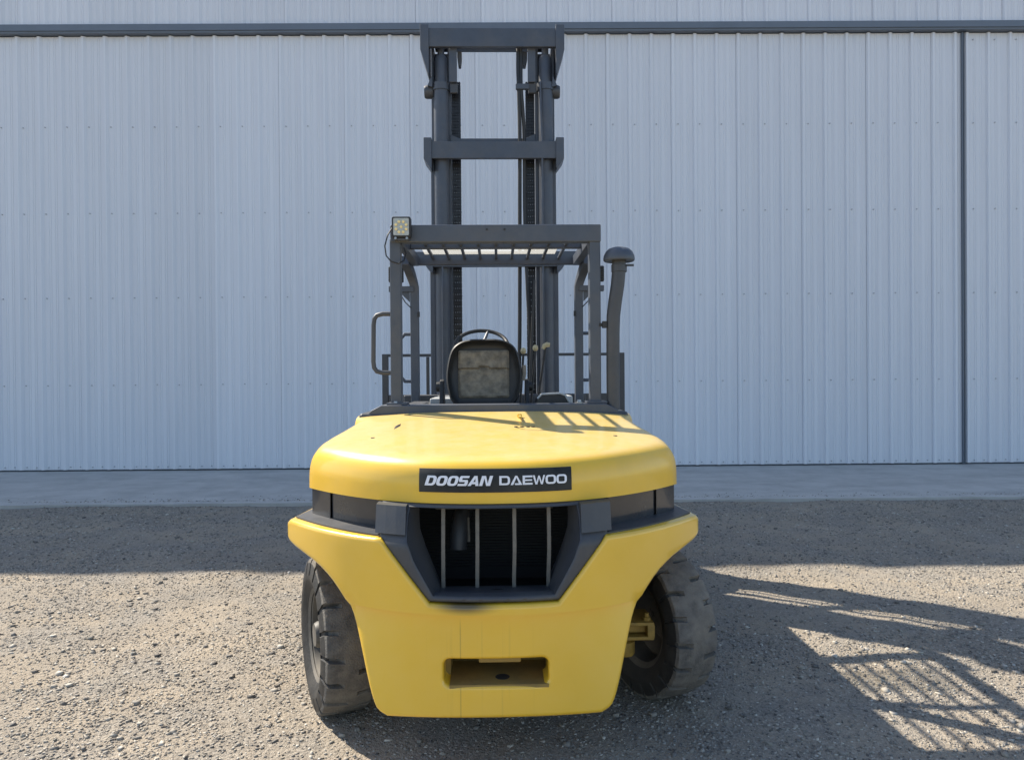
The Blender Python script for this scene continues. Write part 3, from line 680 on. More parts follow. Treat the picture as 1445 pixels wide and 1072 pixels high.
# lettering: flat polygons, x in letter widths, z in letter heights
def rr2(x0, x1, z0, z1, rl, rr_, asp, k=3):
    o = []
    for cx, cz, sx, sz, a, r_ in ((x1, z1, -1, -1, 0, rr_), (x0, z1, 1, -1, 90, rl), (x0, z0, 1, 1, 180, rl), (x1, z0, -1, 1, 270, rr_)):
        for i in range(k + 1):
            t = R(a + 90 * i / k); o.append((cx + sx * r_ / asp + r_ / asp * math.cos(t), cz + sz * r_ + r_ * math.sin(t)))
    return o
def ring_polys(a, b): return [[a[i], a[(i + 1) % len(a)], b[(i + 1) % len(b)], b[i]] for i in range(len(a))]
def glyph(ch, t, h, asp):
    tx = t / asp
    if ch == 'O': return ring_polys(rr2(0, 1, 0, 1, .34, .34, asp), rr2(tx, 1 - tx, h, 1 - h, .14, .14, asp))
    if ch == 'D': return ring_polys(rr2(0, 1, 0, 1, .02, .36, asp), rr2(tx, 1 - tx, h, 1 - h, .01, .16, asp))
    if ch == 'S':
        g = .5 - h / 2
        return [[(.10, 1), (1, 1), (.97, 1 - h), (.10 + tx * .6, 1 - h), (0, .86)], [(0, .86), (tx, .82), (tx, g + h * .9), (.10, g), (0, .55)], [(.10, g), (.9, g), (1 - tx, g + h), (tx * .8, g + h)],
                [(1, .42), (.9, g + h), (1 - tx, g + h), (1 - tx, .2), (1, .14)], [(0, 0), (.9, 0), (1, .14), (1 - tx, h), (.02, h)]]
    if ch == 'A': return [[(0, 0), (tx, 0), (.62, 1), (.36, 1)], [(1, 0), (1 - tx, 0), (.46, 1), (.64, 1)], [(.3, .18), (.75, .18), (.72, .40), (.36, .40)]]
    if ch == 'N': return [[(0, 0), (tx, 0), (tx, 1), (0, 1)], [(1 - tx, 0), (1, 0), (1, 1), (1 - tx, 1)], [(tx * .6, 1), (tx * 1.25, 1), (1 - tx * .6, 0), (1 - tx * 1.25, 0)]]
    if ch == 'Q': return [[(0, 0), (tx * 1.15, 0), (.59, 1), (.41, 1)], [(1, 0), (1 - tx * 1.15, 0), (.44, 1), (.57, 1)], [(.40, 0), (.9, 0), (.86, h * .9), (.34, h * .9)]]
    if ch == 'E': return [[(0, 0), (tx, 0), (tx, 1), (0, 1)], [(tx, 1 - h), (1, 1 - h), (1, 1), (tx, 1)], [(tx, 0), (1, 0), (1, h), (tx, h)], [(tx, .5 - h * .42), (.95, .5 - h * .42), (.95, .5 + h * .42), (tx, .5 + h * .42)]]
    k = tx * .62
    return [[(0, 1), (k * 1.3, 1), (.27 + k * .5, 0), (.27 - k * .6, 0)], [(.27 - k * .4, 0), (.27 + k * .7, 0), (.5 + k * .5, .96), (.5 - k * .5, .96)], [(.73 + k * .4, 0), (.73 - k * .7, 0), (.5 - k * .5, .96), (.5 + k * .5, .96)], [(1, 1), (1 - k * 1.3, 1), (.73 - k * .5, 0), (.73 + k * .6, 0)]]
def word(txt, px0, px1, z0, z1, t, h, shear, gap, wd_):
    x0, x1 = P(px0, 675, -.545).x, P(px1, 675, -.545).x; H = z1 - z0
    units = [wd_.get(c, 1.0) for c in txt]; tot = sum(units) + gap * (len(txt) - 1); u = (x1 - x0 - shear * H) / tot; x = x0
    for c, un in zip(txt, units):
        mb = MB(); wdt = un * u; polys = glyph(c, t, h, wdt / H); rings_ = c in 'OD'
        for k, poly in enumerate(polys):
            v3 = []
            for p in poly:
                zz = z0 + p[1] * H; xx = x + p[0] * wdt + shear * (zz - z0); v3.append((xx, cap_y(xx, zz) - .0068 - (0 if rings_ else .0002 * k), zz))
            mb.add(v3, [tuple(range(len(v3)))])
        mb.build('letter', M['white'], plate, smooth=False)
        x += (un + gap) * u
word('DOOSAN', 598, 696, 1.0555, 1.0915, .33, .21, .32, .05, {'S': .92, 'O': 1.0, 'N': 1.05, 'A': 1.05})
word('DQEWOO', 704.5, 801, 1.0575, 1.0905, .26, .20, 0.0, .035, {'Q': 1.1, 'W': 1.15, 'E': .92, 'D': 1.0})
# small details on the hood top
def on_cap(px, py):
    lo = None
    for i in range(200):
        y = -.55 + i * .006; q = P(px, py, y)
        zz = zt(y) - .03 * (abs(q.x) / .75) ** 3
        if q.z <= zz: return Vector((q.x, y, zz))
    return q
a = on_cap(556, 602); b = on_cap(567, 593)
MB().tube([a + Vector((0, 0, -.012)), (a + b) / 2 + Vector((0, 0, -.0105)), b + Vector((0, 0, -.012))], [.012, .016, .010], 8).build('hood_slot', M['void'], T)
a = on_cap(736, 597); b = on_cap(731, 577)
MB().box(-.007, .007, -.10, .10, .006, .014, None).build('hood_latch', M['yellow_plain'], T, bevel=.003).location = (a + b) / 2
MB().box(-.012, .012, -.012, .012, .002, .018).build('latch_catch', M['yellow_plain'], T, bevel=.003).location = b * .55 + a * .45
for px in (728, 736.5, 745, 752):
    q = on_cap(px, 599); MB().lathe([(.0001, .004), (.008, .004), (.009, -.004), (.0001, -.004)], 10, q).build('rubber_stop', M['black'], T)
for px, py in ((526, 614), (868, 611)):
    q = on_cap(px, py); MB().lathe([(.0001, .002), (.009, .002), (.010, -.004), (.0001, -.004)], 10, q).build('hood_plug', M['dark2'], T)

# ---- chassis, axles -------------------------------------------------
MB().box(-.37, .37, -.40, 2.3, .27, .54).box(-.372, .372, .06, 2.3, .5405, .98).build('chassis', M['void'], T)
MB().box(-.70, .70, .655, 2.05, .80, 1.10).build('body_side', M['dark2'], T, bevel=.02)
MB().box(-.72, .72, .66, 2.05, 1.10, 1.255).build('floor_frame', M['dark2'], T, bevel=.02)
MB().box(-.60, .60, -.07, .07, .30, .40).build('steer_axle', M['hub'], T, bevel=.01)

# ---- wheels -----------------------------------------------------------
def tyre_mesh(RO, WD, RI, lugs, depth=.028):
    prof = [(-.30, RI), (-.40, RI + .012), (-.48, RI + .05), (-.50, (RO + RI) / 2), (-.485, RO - .055), (-.455, RO - .018), (-.43, RO - .004), (-.38, RO), (-.22, RO + .002), (-.12, RO + .003), (0, RO + .003),
            (.12, RO + .003), (.22, RO + .002), (.38, RO), (.43, RO - .004), (.455, RO - .018), (.485, RO - .055), (.50, (RO + RI) / 2), (.48, RI + .05), (.40, RI + .012), (.30, RI)]
    subs = [0., .09, .12, .27, .30, .42, .59, .62, .77, .80, .90]
    ga = {2, 3}; gb = {7, 8}; m = len(prof); v = []; N = lugs * len(subs); r3 = np.random.default_rng(3)
    for l in range(lugs):
        wear = r3.uniform(-.002, .001); la, lb = r3.uniform(.10, .26), r3.uniform(.10, .26)
        for si, s_ in enumerate(subs):
            t0 = 2 * math.pi * (l + s_) / lugs
            for u, r_ in prof:
                t = t0
                g = (si in ga and u < -la) or (si in gb and u > lb)
                if r_ > RO - .03:
                    r_ = r_ + wear + r3.uniform(-.0012, .0012)
                    t += (abs(u) - .3) * .10
                if g and r_ > RO - .06: r_ -= depth if abs(u) < .46 else depth * .8
                v.append((u * WD, r_ * math.sin(t), r_ * math.cos(t)))
    f = [(k * m + i, ((k + 1) % N) * m + i, ((k + 1) % N) * m + i + 1, k * m + i + 1) for k in range(N) for i in range(m - 1)]
    return MB().add(v, f)
def wheel(name, c, RO, WD, RI, ang, lugs, outer_sign):
    """Axis along local x; the dished outer side faces outer_sign * x."""
    s_ = outer_sign
    rim = MB().lathe([(RI - .004, -.36 * WD), (RI + .012, -.40 * WD), (RI + .014, -.37 * WD), (RI - .012, -.33 * WD), (RI - .022, 0), (RI - .014, .33 * WD), (RI + .012, .40 * WD), (RI + .010, .42 * WD), (RI - .010, .38 * WD)], 48, axis='x')
    rim.lathe([(RI - .018, s_ * .05 * WD), (RI * .82, s_ * .02 * WD), (RI * .62, s_ * .10 * WD), (RI * .52, s_ * .22 * WD), (RI * .34, s_ * .22 * WD), (.0001, s_ * .20 * WD)], 48, axis='x')
    w = rim.build(name, M['rim'], T); w.location = c; w.rotation_euler = (0, 0, ang)
    tm = tyre_mesh(RO, WD, RI, lugs); t = tm.build('tyre', M['rubber'], w, angle=30)
    t.data.materials.append(M['sidewall'])
    for p in t.data.polygons:
        r_ = math.hypot(p.center.y, p.center.z)
        if r_ < RO - .022 and abs(p.center.x) > .40 * WD: p.material_index = 1
    hb = MB().lathe([(.0001, s_ * .42 * WD), (RI * .26, s_ * .42 * WD), (RI * .30, s_ * .36 * WD), (RI * .32, s_ * .20 * WD), (.001, s_ * .2 * WD)], 24, axis='x').build('hub_cap', M['rim'], w)
    for k in range(8):
        t_ = 2 * math.pi * k / 8; MB().lathe([(.0001, s_ * .30 * WD), (.011, s_ * .30 * WD), (.011, s_ * .20 * WD), (.001, s_ * .20 * WD)], 6, (0, RI * .43 * math.sin(t_), RI * .43 * math.cos(t_)), 'x').build('lug_nut', M['rim'], w, smooth=False)
    return w
RW = .328; STEER = R(23)
wl = wheel('rear_wheel', (-.700, -.015, RW), RW, .225, .185, STEER, 19, -1)
wr = wheel('rear_wheel', (.725, .09, RW), RW, .225, .185, STEER, 19, 1)
for x in (-.66, .66, -.95, .95):
    wheel('front_wheel', (x, 2.25, .40), .40, .25, .22, 0.0, 18, 1 if x > 0 else -1)
# steering knuckle and tie rod seen inside the right wheel
for s_ in (1, -1):
    kn = MB(); k0 = Vector((s_ * .56 + .055, .04, 0))
    kn.box(k0.x - .10, k0.x + .06, -.17, .02, .385, .40).box(k0.x - .10, k0.x + .06, -.17, .02, .325, .34)
    kn.box(k0.x + .03, k0.x + .062, -.172, -.05, .335, .392).box(k0.x - .05, k0.x + .03, -.13, -.05, .345, .38)
    kn.build('steering_knuckle', M['hub'], T, bevel=.004)
    MB().lathe([(.0001, .43), (.010, .43), (.010, .415), (.018, .412), (.018, .40), (.0001, .40)], 8, (k0.x + .035, -.13, 0)).build('grease_bolt', M['hub'], T, smooth=False)
    MB().lathe([(.0001, .24), (.04, .24), (.045, .25), (.045, .30), (.032, .305), (.032, .34)], 20, (k0.x - .055, -.09, 0)).build('kingpin_boss', M['hub'], T)
MB().box(-.86, .86, 2.18, 2.32, .33, .47).build('drive_axle', M['dark2'], T)

# ---- overhead guard -----------------------------------------------------
OY0, OY1, OM = .75, 1.70, 1.20
base = [(-.70, 1.20), (-.688, 1.235), (-.655, 1.268), (-.60, 1.296), (.60, 1.296), (.655, 1.268), (.688, 1.235), (.70, 1.20), (.66, 1.19), (.62, 1.235), (-.62, 1.235), (-.66, 1.19)]
MB().prism(base, 'y', .668, .82).build('guard_base', M['dark'], T, bevel=.006)
pxl = [(550.5, 565.5), (832.5, 848)]
guard = empty('overhead_guard', (0, 0, 0), 0, T)
for a, b in pxl:
    x0, x1 = P(a, 450, OY0 - .035).x, P(b, 450, OY0 - .035).x
    MB().box(x0, x1, OY0 - .035, OY0 + .045, 1.29, 2.19).build('rear_post', M['dark'], guard, bevel=.006)
    MB().box(x0 - .02, x1 + .03, OY0 - .06, OY0 + .07, 1.2962, 1.308).build('post_foot', M['dark'], guard, bevel=.003)
xl, xr = P(550.5, 330, OY0 - .04).x, P(848, 330, OY0 - .04).x
MB().box(xl, xr, OY0 - .042, OY0 + .03, 2.168, 2.262).build('rear_beam', M['dark'], guard, bevel=.006)
for x in (xl + .002, xr - .052):
    MB().box(x, x + .05, OY0 + .031, OY1, 2.186, 2.250).build('side_rail', M['dark'], guard, bevel=.005)
MB().box(xl + .053, xr - .053, OM - .02, OM + .02, 2.214, 2.246).build('middle_beam', M['dark'], guard, bevel=.004)
MB().box(xl + .01, xr - .01, OY1 + .0015, OY1 + .05, 2.195, 2.284).build('front_beam', M['dark'], guard, bevel=.005)
for px_ in (687, 712):
    q = P(px_, 323.5, OY0 - .045); MB().lathe([(.0001, -.004), (.006, -.004), (.006, .003), (.0001, .003)], 8, (q.x, OY0 - .042, q.z), 'y').build('beam_bolt', M['black'], guard, smooth=False)
nb = 9
for i in range(nb):
    x = xl + .053 + (xr - xl - .106) * (i + .9) / (nb + .8)
    MB().box(x - .009, x + .009, OY0 + .0315, OM - .0205, 2.228, 2.244).build('roof_bar', M['dark'], guard, bevel=.002)
    MB().box(x - .009, x + .009, OM + .0205, OY1 + .001, 2.228, 2.244).build('roof_bar', M['dark'], guard, bevel=.002)
MB().box(xl + .10, xr - .18, 1.36, 1.60, 2.2475, 2.2505).build('roof_sheet', M['clear'], guard)
for s_ in (1, -1):
    xa = P(584.5 if s_ < 0 else 817.5, 450, 1.75).x
    pts = [(1.80, 1.24), (1.79, 1.75), (1.788, 2.02), (1.775, 2.11), (1.70, 2.17), (1.56, 2.205)]
    pts = smooth_poly(pts, 2); v = []
    for i, (y, z) in enumerate(pts):
        a = Vector(pts[max(0, i - 1)]); b = Vector(pts[min(len(pts) - 1, i + 1)]); d = (b - a).normalized(); nrm = Vector((-d.y, d.x)) * .032
        out = .035 * max(0, (z - 2.06) / .14) * s_
        for dx, k in ((-.028, 1), (.028, 1), (.028, -1), (-.028, -1)): v.append((xa + dx + out, y + nrm.x * k, z + nrm.y * k))
    n = len(pts); f = [(i * 4 + j, i * 4 + (j + 1) % 4, i * 4 + 4 + (j + 1) % 4, i * 4 + 4 + j) for i in range(n - 1) for j in range(4)] + [(0, 3, 2, 1), tuple(range(4 * n - 4, 4 * n))]
    MB().add(v, f).build('front_post', M['dark'], guard, bevel=.005)
    xo = xa + s_ * .10
    MB().tube([(xa, 1.79, 1.735), (xo - s_ * .03, 1.79, 1.735), (xo, 1.79, 1.70), (xo, 1.79, 1.45), (xo - s_ * .03, 1.79, 1.415), (xa, 1.79, 1.415)], .0125, 10).build('grab_handle', M['dark'], guard)
    MB().box(min(xa, xa + s_ * .17), max(xa, xa + s_ * .17), 1.745, 1.79, 2.02, 2.058).prism([(xa + s_ * .03, 2.0195), (xa + s_ * .10, 2.0195), (xa + s_ * .03, 1.95)], 'y', 1.76, 1.766).build('lamp_bracket', M['dark'], guard, bevel=.003)
    lx = xa + s_ * .125
    lamp = MB().box(lx - .05, lx + .05, 1.77, 1.81, 2.088, 2.195).build('front_lamp', M['black'], guard, bevel=.008)
    fins = MB()
    for k in range(6): fins.box(lx - .047, lx + .047, 1.755, 1.7695, 2.098 + k * .016, 2.104 + k * .016)
    fins.build('cooling_fins', M['black'], lamp, smooth=False)
    MB().tube([(lx - s_ * .02, 1.79, 2.058), (lx - s_ * .02, 1.79, 2.088)], .008, 8).build('lamp_stem', M['black'], lamp)
    cl = [(xa + s_ * .10, 1.77, 2.08), (xa + s_ * .09, 1.76, 2.0), (xa + s_ * .06, 1.755, 1.95), (xa + s_ * .02, 1.757, 1.91)]
    MB().tube(cl, .004, 6).build('lamp_cable', M['black'], guard)
    MB().box(xa - .008 - s_ * .03, xa + .008 - s_ * .03 , 1.745, 1.7575, 1.85, 1.885).build('clip', M['black'], guard)
# big tubular entry handle on the left rear post
a = P(551, 443, OY0); b = P(527, 443, OY0); c = P(527, 526, OY0); d = P(551, 526, OY0)
r_ = .03
hp = [(a.x + .02, OY0, a.z), (b.x + .05, OY0, b.z), (b.x + .018, OY0, b.z - .008), (b.x + .004, OY0, b.z - .028), (b.x, OY0, b.z - .06), (c.x, OY0, c.z + .06), (c.x + .004, OY0, c.z + .028), (c.x + .018, OY0, c.z + .008), (c.x + .05, OY0, c.z), (d.x + .02, OY0, d.z)]
MB().tube(hp, .0125, 12).build('entry_handle', M['dark2'], T)
# work lamp on the rear left corner
LY = OY0 - .10
a = P(552.5, 305.5, LY); b = P(579.5, 334.5, LY); lcx, lcz = (a.x + b.x) / 2, (a.z + b.z) / 2; lw, lh = (b.x - a.x) / 2, (a.z - b.z) / 2
lamp = MB().prism(rrect(lcx - lw, lcx + lw, lcz - lh, lcz + lh, .010), 'y', LY, LY + .05).build('work_lamp', M['black'], T, bevel=.004)
M['lens'] = mat('lamp_reflector', (0.40, 0.38, 0.33), 0.25, metal=0.4, var=.15, vscale=60)
M['led'] = mat('lamp_diode', (0.80, 0.66, 0.32), 0.2)
MB().prism(rrect(lcx - lw + .009, lcx + lw - .009, lcz - lh + .009, lcz + lh - .009, .006), 'y', LY - .0025, LY + .004).build('lens', M['lens'], lamp)
for k in range(9):
    q = (lcx, lcz) if k == 8 else (lcx + .029 * math.cos(R(45 * k + 22)), lcz + .029 * math.sin(R(45 * k + 22)))
    MB().lathe([(.0001, -.007), (.005, -.0065), (.0075, -.004), (.008, .0)], 12, (q[0], LY - .0027, q[1]), 'y').build('diode', M['led'], lamp)
MB().box(lcx - .04, lcx + .04, LY + .012, LY + .04, lcz - lh - .016, lcz - lh - .001).build('lamp_mount', M['dark2'], lamp, bevel=.003)
for dx in (-.03, .03):
    MB().lathe([(.0001, -.01), (.007, -.01), (.007, .01), (.0001, .01)], 8, (lcx + dx, LY + .006, lcz - lh - .006), 'y').build('mount_bolt', M['steel'], lamp)
cp = [P(553, 322, LY + .05), P(547, 332, LY), P(543, 347, LY - .01), P(545, 361, LY), P(552, 369, LY), P(562, 372, LY + .01), P(570, 368, LY + .06), P(573, 358, LY + .12), P(570, 350, LY + .15)]
c2 = []
for i in range(len(cp) - 1):
    for t in (0, .33, .66): c2.append(cp[i].lerp(cp[i + 1], t))
MB().tube(c2 + [cp[-1]], .004, 6).build('lamp_cable', M['black'], T)

# ---- exhaust stack ---------------------------------------------------
EY = .72
st = [P(873.5, 366, EY), P(873, 385, EY), P(871.5, 402, EY), P(868, 425, EY), P(865.5, 446, EY), P(865, 470, EY), P(865, 520, EY), P(865.5, 578, EY)]
st = [(p.x, EY, p.z) for p in st]
MB().tube(st, [.037, .037, .037, .037, .037, .036, .036, .036], 24).build('exhaust_stack', M['dark2'], T)
q = P(873.5, 369, EY)
cap = [(.0001, .078), (.03, .076), (.055, .068), (.072, .052), (.082, .032), (.085, .014), (.083, .004), (.078, .0), (.070, .002), (.0001, .006)]
MB().lathe(cap, 36, (q.x, EY, q.z)).build('rain_cap', M['dark'], T)
MB().lathe([(.038, -.058), (.042, -.056), (.042, -.018), (.038, -.016)], 28, (q.x, EY, q.z)).box(q.x + .038, q.x + .075, EY - .03, EY - .02, q.z - .03, q.z - .018).build('stack_clamp', M['dark2'], T)
q = P(853, 458, EY)
MB().box(q.x - .03, q.x + .035, EY - .01, EY + .01, q.z - .01, q.z + .008).box(q.x - .012, q.x + .012, EY - .02, EY + .018, q.z - .018, q.z + .018).build('stack_bracket', M['black'], T, bevel=.002)

# ---- operator's place ------------------------------------------------
SY = 1.02
s0, s1 = P(629, 520, SY).x, P(737, 520, SY).x; sc = (s0 + s1) / 2; sw = (s1 - s0) / 2
zb, ztop = 1.262, P(683, 478, SY).z
hs = [(-sw * .72, zb), (-sw * .90, zb + .06), (-sw, zb + .16), (-sw * .97, zb + .25), (-sw * .86, ztop - .055), (-sw * .62, ztop - .012), (-sw * .3, ztop)]
hs = hs[:1] + smooth_poly(hs[1:], 2); so = [(sc + x, z) for x, z in hs] + [(sc - x, z) for x, z in reversed(hs)]
def seat_f(x, z, d):
    t = min(1, d / .045); lip = .03 * max(0, 1 - abs(d - .008) / .014) if d < .022 else 0
    return (x, SY + .035 * t * t * (3 - 2 * t) - lip + .10 * (z - zb), z)
panel('seat_back', so, [], .025, [.004, .008, .014, .022, .034, .046], seat_f, lambda x, z, li: (x, SY + .11 + .10 * (z - zb), z), M['black'], T)
a = P(646, 494, SY); b = P(719, 561, SY)
pk = rrect(a.x, b.x, b.z, a.z, .012)
def pocket(x, z, d):
    wr_ = .004 * math.sin(60 * x + 30 * z) + .003 * math.sin(95 * z - 40 * x); flap = -.014 if z > a.z - .10 - .03 * abs(x - sc) else 0
    return (x, SY + .018 + .10 * (z - zb) + wr_ * min(1, d / .02) + flap + .012 * (1 - min(1, d / .015)), z)
panel('seat_pocket', pk, [], .010, [.003, .007, .012], pocket, lambda x, z, li: (x, SY + .05 + .10 * (z - zb), z), M['fabric'], T)
MB().box(sc - .22, sc + .22, SY + .14, SY + .58, 1.17, 1.26).build('seat_cushion', M['black'], T, bevel=.03)
for s_ in (1, -1):
    xx = sc + s_ * (sw + .03)
    MB().prism([(SY + .02, 1.25), (SY + .08, 1.42), (SY + .13, 1.43), (SY + .20, 1.36), (SY + .22, 1.25)], 'x', xx - .012, xx + .012).build('seat_bracket', M['black'], T, bevel=.004)
    MB().lathe([(.0001, -.02), (.028, -.02), (.03, .0), (.028, .02), (.0001, .02)], 16, (xx + s_ * .012, SY + .10, 1.385), 'x').build('recliner_knob', M['black'], T)
q = P(737, 515, SY)
MB().tube([(q.x + .01, SY + .02, q.z), (q.x + .012, SY + .02, q.z - .05), (q.x + .004, SY + .02, q.z - .09)], .012, 8).build('seat_belt_buckle', M['grille'], T)
# steering wheel
wc = P(679, 488, 1.50); tl = R(38)
ring = []
RS = Matrix.Rotation(tl, 3, 'X')
for k in range(40):
    t = 2 * math.pi * k / 40; ring.append(wc + RS @ Vector((.172 * math.cos(t), .172 * math.sin(t), 0)))
sw_ = MB().tube(ring, .0125, 10, closed=True).build('steering_wheel', M['black'], T)
for ang in (75, 200, 320):
    e = wc + RS @ Vector((.165 * math.cos(R(ang)), .165 * math.sin(R(ang)), 0)); MB().tube([wc + RS @ Vector((0, 0, -.02)), e], [.012, .009], 8).build('spoke', M['dark'], sw_)
MB().tube([wc + RS @ Vector((0, 0, .0)), wc + RS @ Vector((0, 0, -.5))], .03, 12).build('steering_column', M['black'], T)
# hydraulic levers
for kx, ky, bx, by, bend in ((738.5, 495, 734, 560, 0), (755.5, 491, 749, 560, 0), (771, 488, 757, 568, 1)):
    LYr = 1.38; a = P(kx, ky, LYr); b = P(bx, by, LYr)
    lv = MB().tube([(b.x, LYr, b.z - .05), (a.x - .008 * bend, LYr, a.z - .02), (a.x, LYr, a.z)], .0075, 8).build('control_lever', M['black'], T)
    if bend: MB().tube([(a.x - .022, LYr, a.z - .02), (a.x - .012, LYr, a.z), (a.x + .005, LYr, a.z + .008), (a.x + .022, LYr, a.z + .006)], [.012, .016, .017, .013], 10).build('lever_knob', M['knob'], lv)
    else: MB().ball((a.x, LYr, a.z), .018, (1, 1, 1.15)).build('lever_knob', M['knob'], lv)
# dash cowl, side covers and battery cover
MB().box(-.64, .64, 1.93, 2.02, 1.05, 1.318).build('dash_cowl', M['dark2'], T, bevel=.012)
MB().box(-.40, -.24, 1.30, 1.85, 1.255, 1.312).build('side_cover', M['bracketlight'], T, bevel=.01)
MB().box(-.52, -.41, 1.00, 1.45, 1.255, 1.290).build('side_cover', M['dark2'], T, bevel=.01)
MB().box(.37, .50, 1.45, 1.85, 1.255, 1.318).build('side_cover', M['bracketlight'], T, bevel=.01)
a = P(757, 565, .86); b = P(803, 565, .86)
hp = [(a.x, 1.24), (a.x + .006, 1.318), (a.x + .03, 1.342), (b.x - .05, 1.346), (b.x - .02, 1.335), (b.x, 1.30), (b.x, 1.24)]
MB().prism(hp, 'y', .86, 1.10).build('battery_cover', M['black'], T, bevel=.006)
MB().tube([(x, .858, z + .002) for x, z in hp[1:-1]], .006, 8).build('cover_rim', M['bracketlight'], T)
for x in (-.50, .43):
    MB().lathe([(.0001, .02), (.012, .02), (.014, .008), (.022, .006), (.022, 0), (.0001, 0)], 8, (x + .10 * (1 if x < 0 else -1) * -.3, .72, 1.2962)).build('base_bolt', M['steel'], T, smooth=False)

# ---- mast --------------------------------------------------------------
MY = 2.60
mast = empty('mast', (0, 0, 0), 0, T)
def zx(px, py): q = P(px, py, MY); return q.x, q.z
def Z_(py, px=697): return P(px, py, MY).z
def X_(px, py=300): return P(px, py, MY).x
# three nested pairs of channels
for s_, (o0, o1, i0, i1, ya) in ((-1, (606, 613, 632.5, 637, 200)), (1, (780, 787.5, 757, 761, 200))):
    xa, xb = sorted((X_(o0), X_(o1))); xc, xd = sorted((X_(i0), X_(i1)))
    MB().box(xa, xb, MY + .02, MY + .17, .20, Z_(362)).box(min(xa, xb) if s_ > 0 else xb - .001, xa + .001 if s_ > 0 else xb + .03, MY + .09, MY + .10, .2, Z_(362)).build('outer_channel', M['dark'], mast, bevel=.004)
    MB().box(xa + .012 * (1 if s_ < 0 else 0), xb - .012 * (0 if s_ < 0 else 1), MY + .03, MY + .27, Z_(520), Z_(200)).build('middle_channel', M['dark'], mast, bevel=.004)
    MB().box(xc, xd, MY + .05, MY + .32, .9, Z_(60)).build('inner_channel', M['dark'], mast, bevel=.004)
    MB().box(xa + (.02 if s_ < 0 else .0), xb + (.0 if s_ < 0 else -.02), MY + .04, MY + .30, Z_(300), Z_(60)).build('inner_channel', M['dark'], mast, bevel=.004)
    xw0, xw1 = sorted((X_(608 if s_ < 0 else 758), X_(635 if s_ < 0 else 786)))
    MB().box(xw0, xw1, MY + .19, MY + .21, .9, Z_(62)).build('channel_web', M['dark'], mast)
    xm = X_(623.5 if s_ < 0 else 771)
    MB().tube([(xm, MY + .03, .25), (xm, MY + .03, Z_(120))], .060, 20).build('lift_cylinder', M['dark'], mast)
    MB().tube([(xm, MY + .03, Z_(122)), (xm, MY + .03, Z_(82)), (xm, MY + .03, Z_(78))], [.052, .052, .04], 18).tube([(xm, MY + .03, Z_(82)), (xm, MY + .03, Z_(66))], .028, 14).build('cylinder_rod', M['dark'], mast)
    MB().tube([(xm, MY + .03, Z_(127)), (xm, MY + .03, Z_(117))], .068, 20).build('cylinder_collar', M['dark'], mast)
    xr_ = X_(606 if s_ < 0 else 785.5)
    MB().lathe([(.0001, -.035), (.045, -.035), (.052, -.02), (.052, .02), (.045, .035), (.0001, .035)], 16, (xr_, MY + .05, Z_(127)), 'x').build('mast_roller', M['dark2'], mast)
    MB().prism([(X_(611 if s_ < 0 else 781), Z_(108)), (X_(605 if s_ < 0 else 787), Z_(122)), (X_(612 if s_ < 0 else 780), Z_(124))], 'y', MY - .02, MY + .02).build('roller_guard', M['dark'], mast)
    # short guide legs under the top beam
    xg0, xg1 = sorted((X_(635.5 if s_ < 0 else 746), X_(646.5 if s_ < 0 else 757)))
    MB().box(xg0, xg1, MY - .03, MY + .0, Z_(118), Z_(71)).build('chain_anchor_leg', M['dark'], mast, bevel=.004)
    MB().box(xg0 + .005, xg1 + .005, MY - .01, MY + .02, Z_(132), Z_(118.3)).build('chain_anchor', M['dark2'], mast, bevel=.006)
    xk0, xk1 = sorted((X_(646.8 if s_ < 0 else 738), X_(653 if s_ < 0 else 745.7)))
    MB().prism([(xk0, Z_(71)), (xk1, Z_(71)), (xk1, Z_(82)), ((xk0 + xk1) / 2 + .01, Z_(92)), (xk0 + .008, Z_(92)), (xk0, Z_(80))], 'y', MY + .02, MY + .08).build('sheave_bracket', M['dark2'], mast, bevel=.004)
    # lift chain: pairs of leaf links, three leaves wide
    xch = X_(644 if s_ < 0 else 749.5); mbc = MB(); zc = 1.0; k = 0; pit = .024; zend = Z_(112)
    while zc < zend:
        offs = (-.0265, -.009, .009, .0265) if k % 2 == 0 else (-.028, -.014, 0, .014, .028)
        for dx in offs:
            w = .0072; h = pit * 1.0
            pr = [(-.019, -h * .75), (-.019, h * .75), (0, h * .85), (.019, h * .75), (.019, -h * .75), (0, -h * .85)]
            mbc.prism([(MY + .10 + a_, zc + b_) for a_, b_ in pr], 'x', xch + dx - w, xch + dx + w)
        mbc.tube([(xch - .036, MY + .10, zc + pit * .5), (xch + .036, MY + .10, zc + pit * .5)], .006, 6)
        zc += pit; k += 1
    mbc.build('lift_chain', M['chain'], mast, smooth=False)
    xt = X_(624.5 if s_ < 0 else 766)
    MB().tube([(xt - .005, MY - .06, 1.2), (xt - .005, MY - .06, Z_(205)), ((X_(763.5) if s_ > 0 else xt), MY - .04, Z_(160)), ((X_(763.5) if s_ > 0 else xt), MY - .035, Z_(118))] if s_ > 0 else [(xt, MY - .06, 1.2), (xt, MY - .06, Z_(372))], .008, 8).build('hydraulic_pipe', M['dark'], mast)
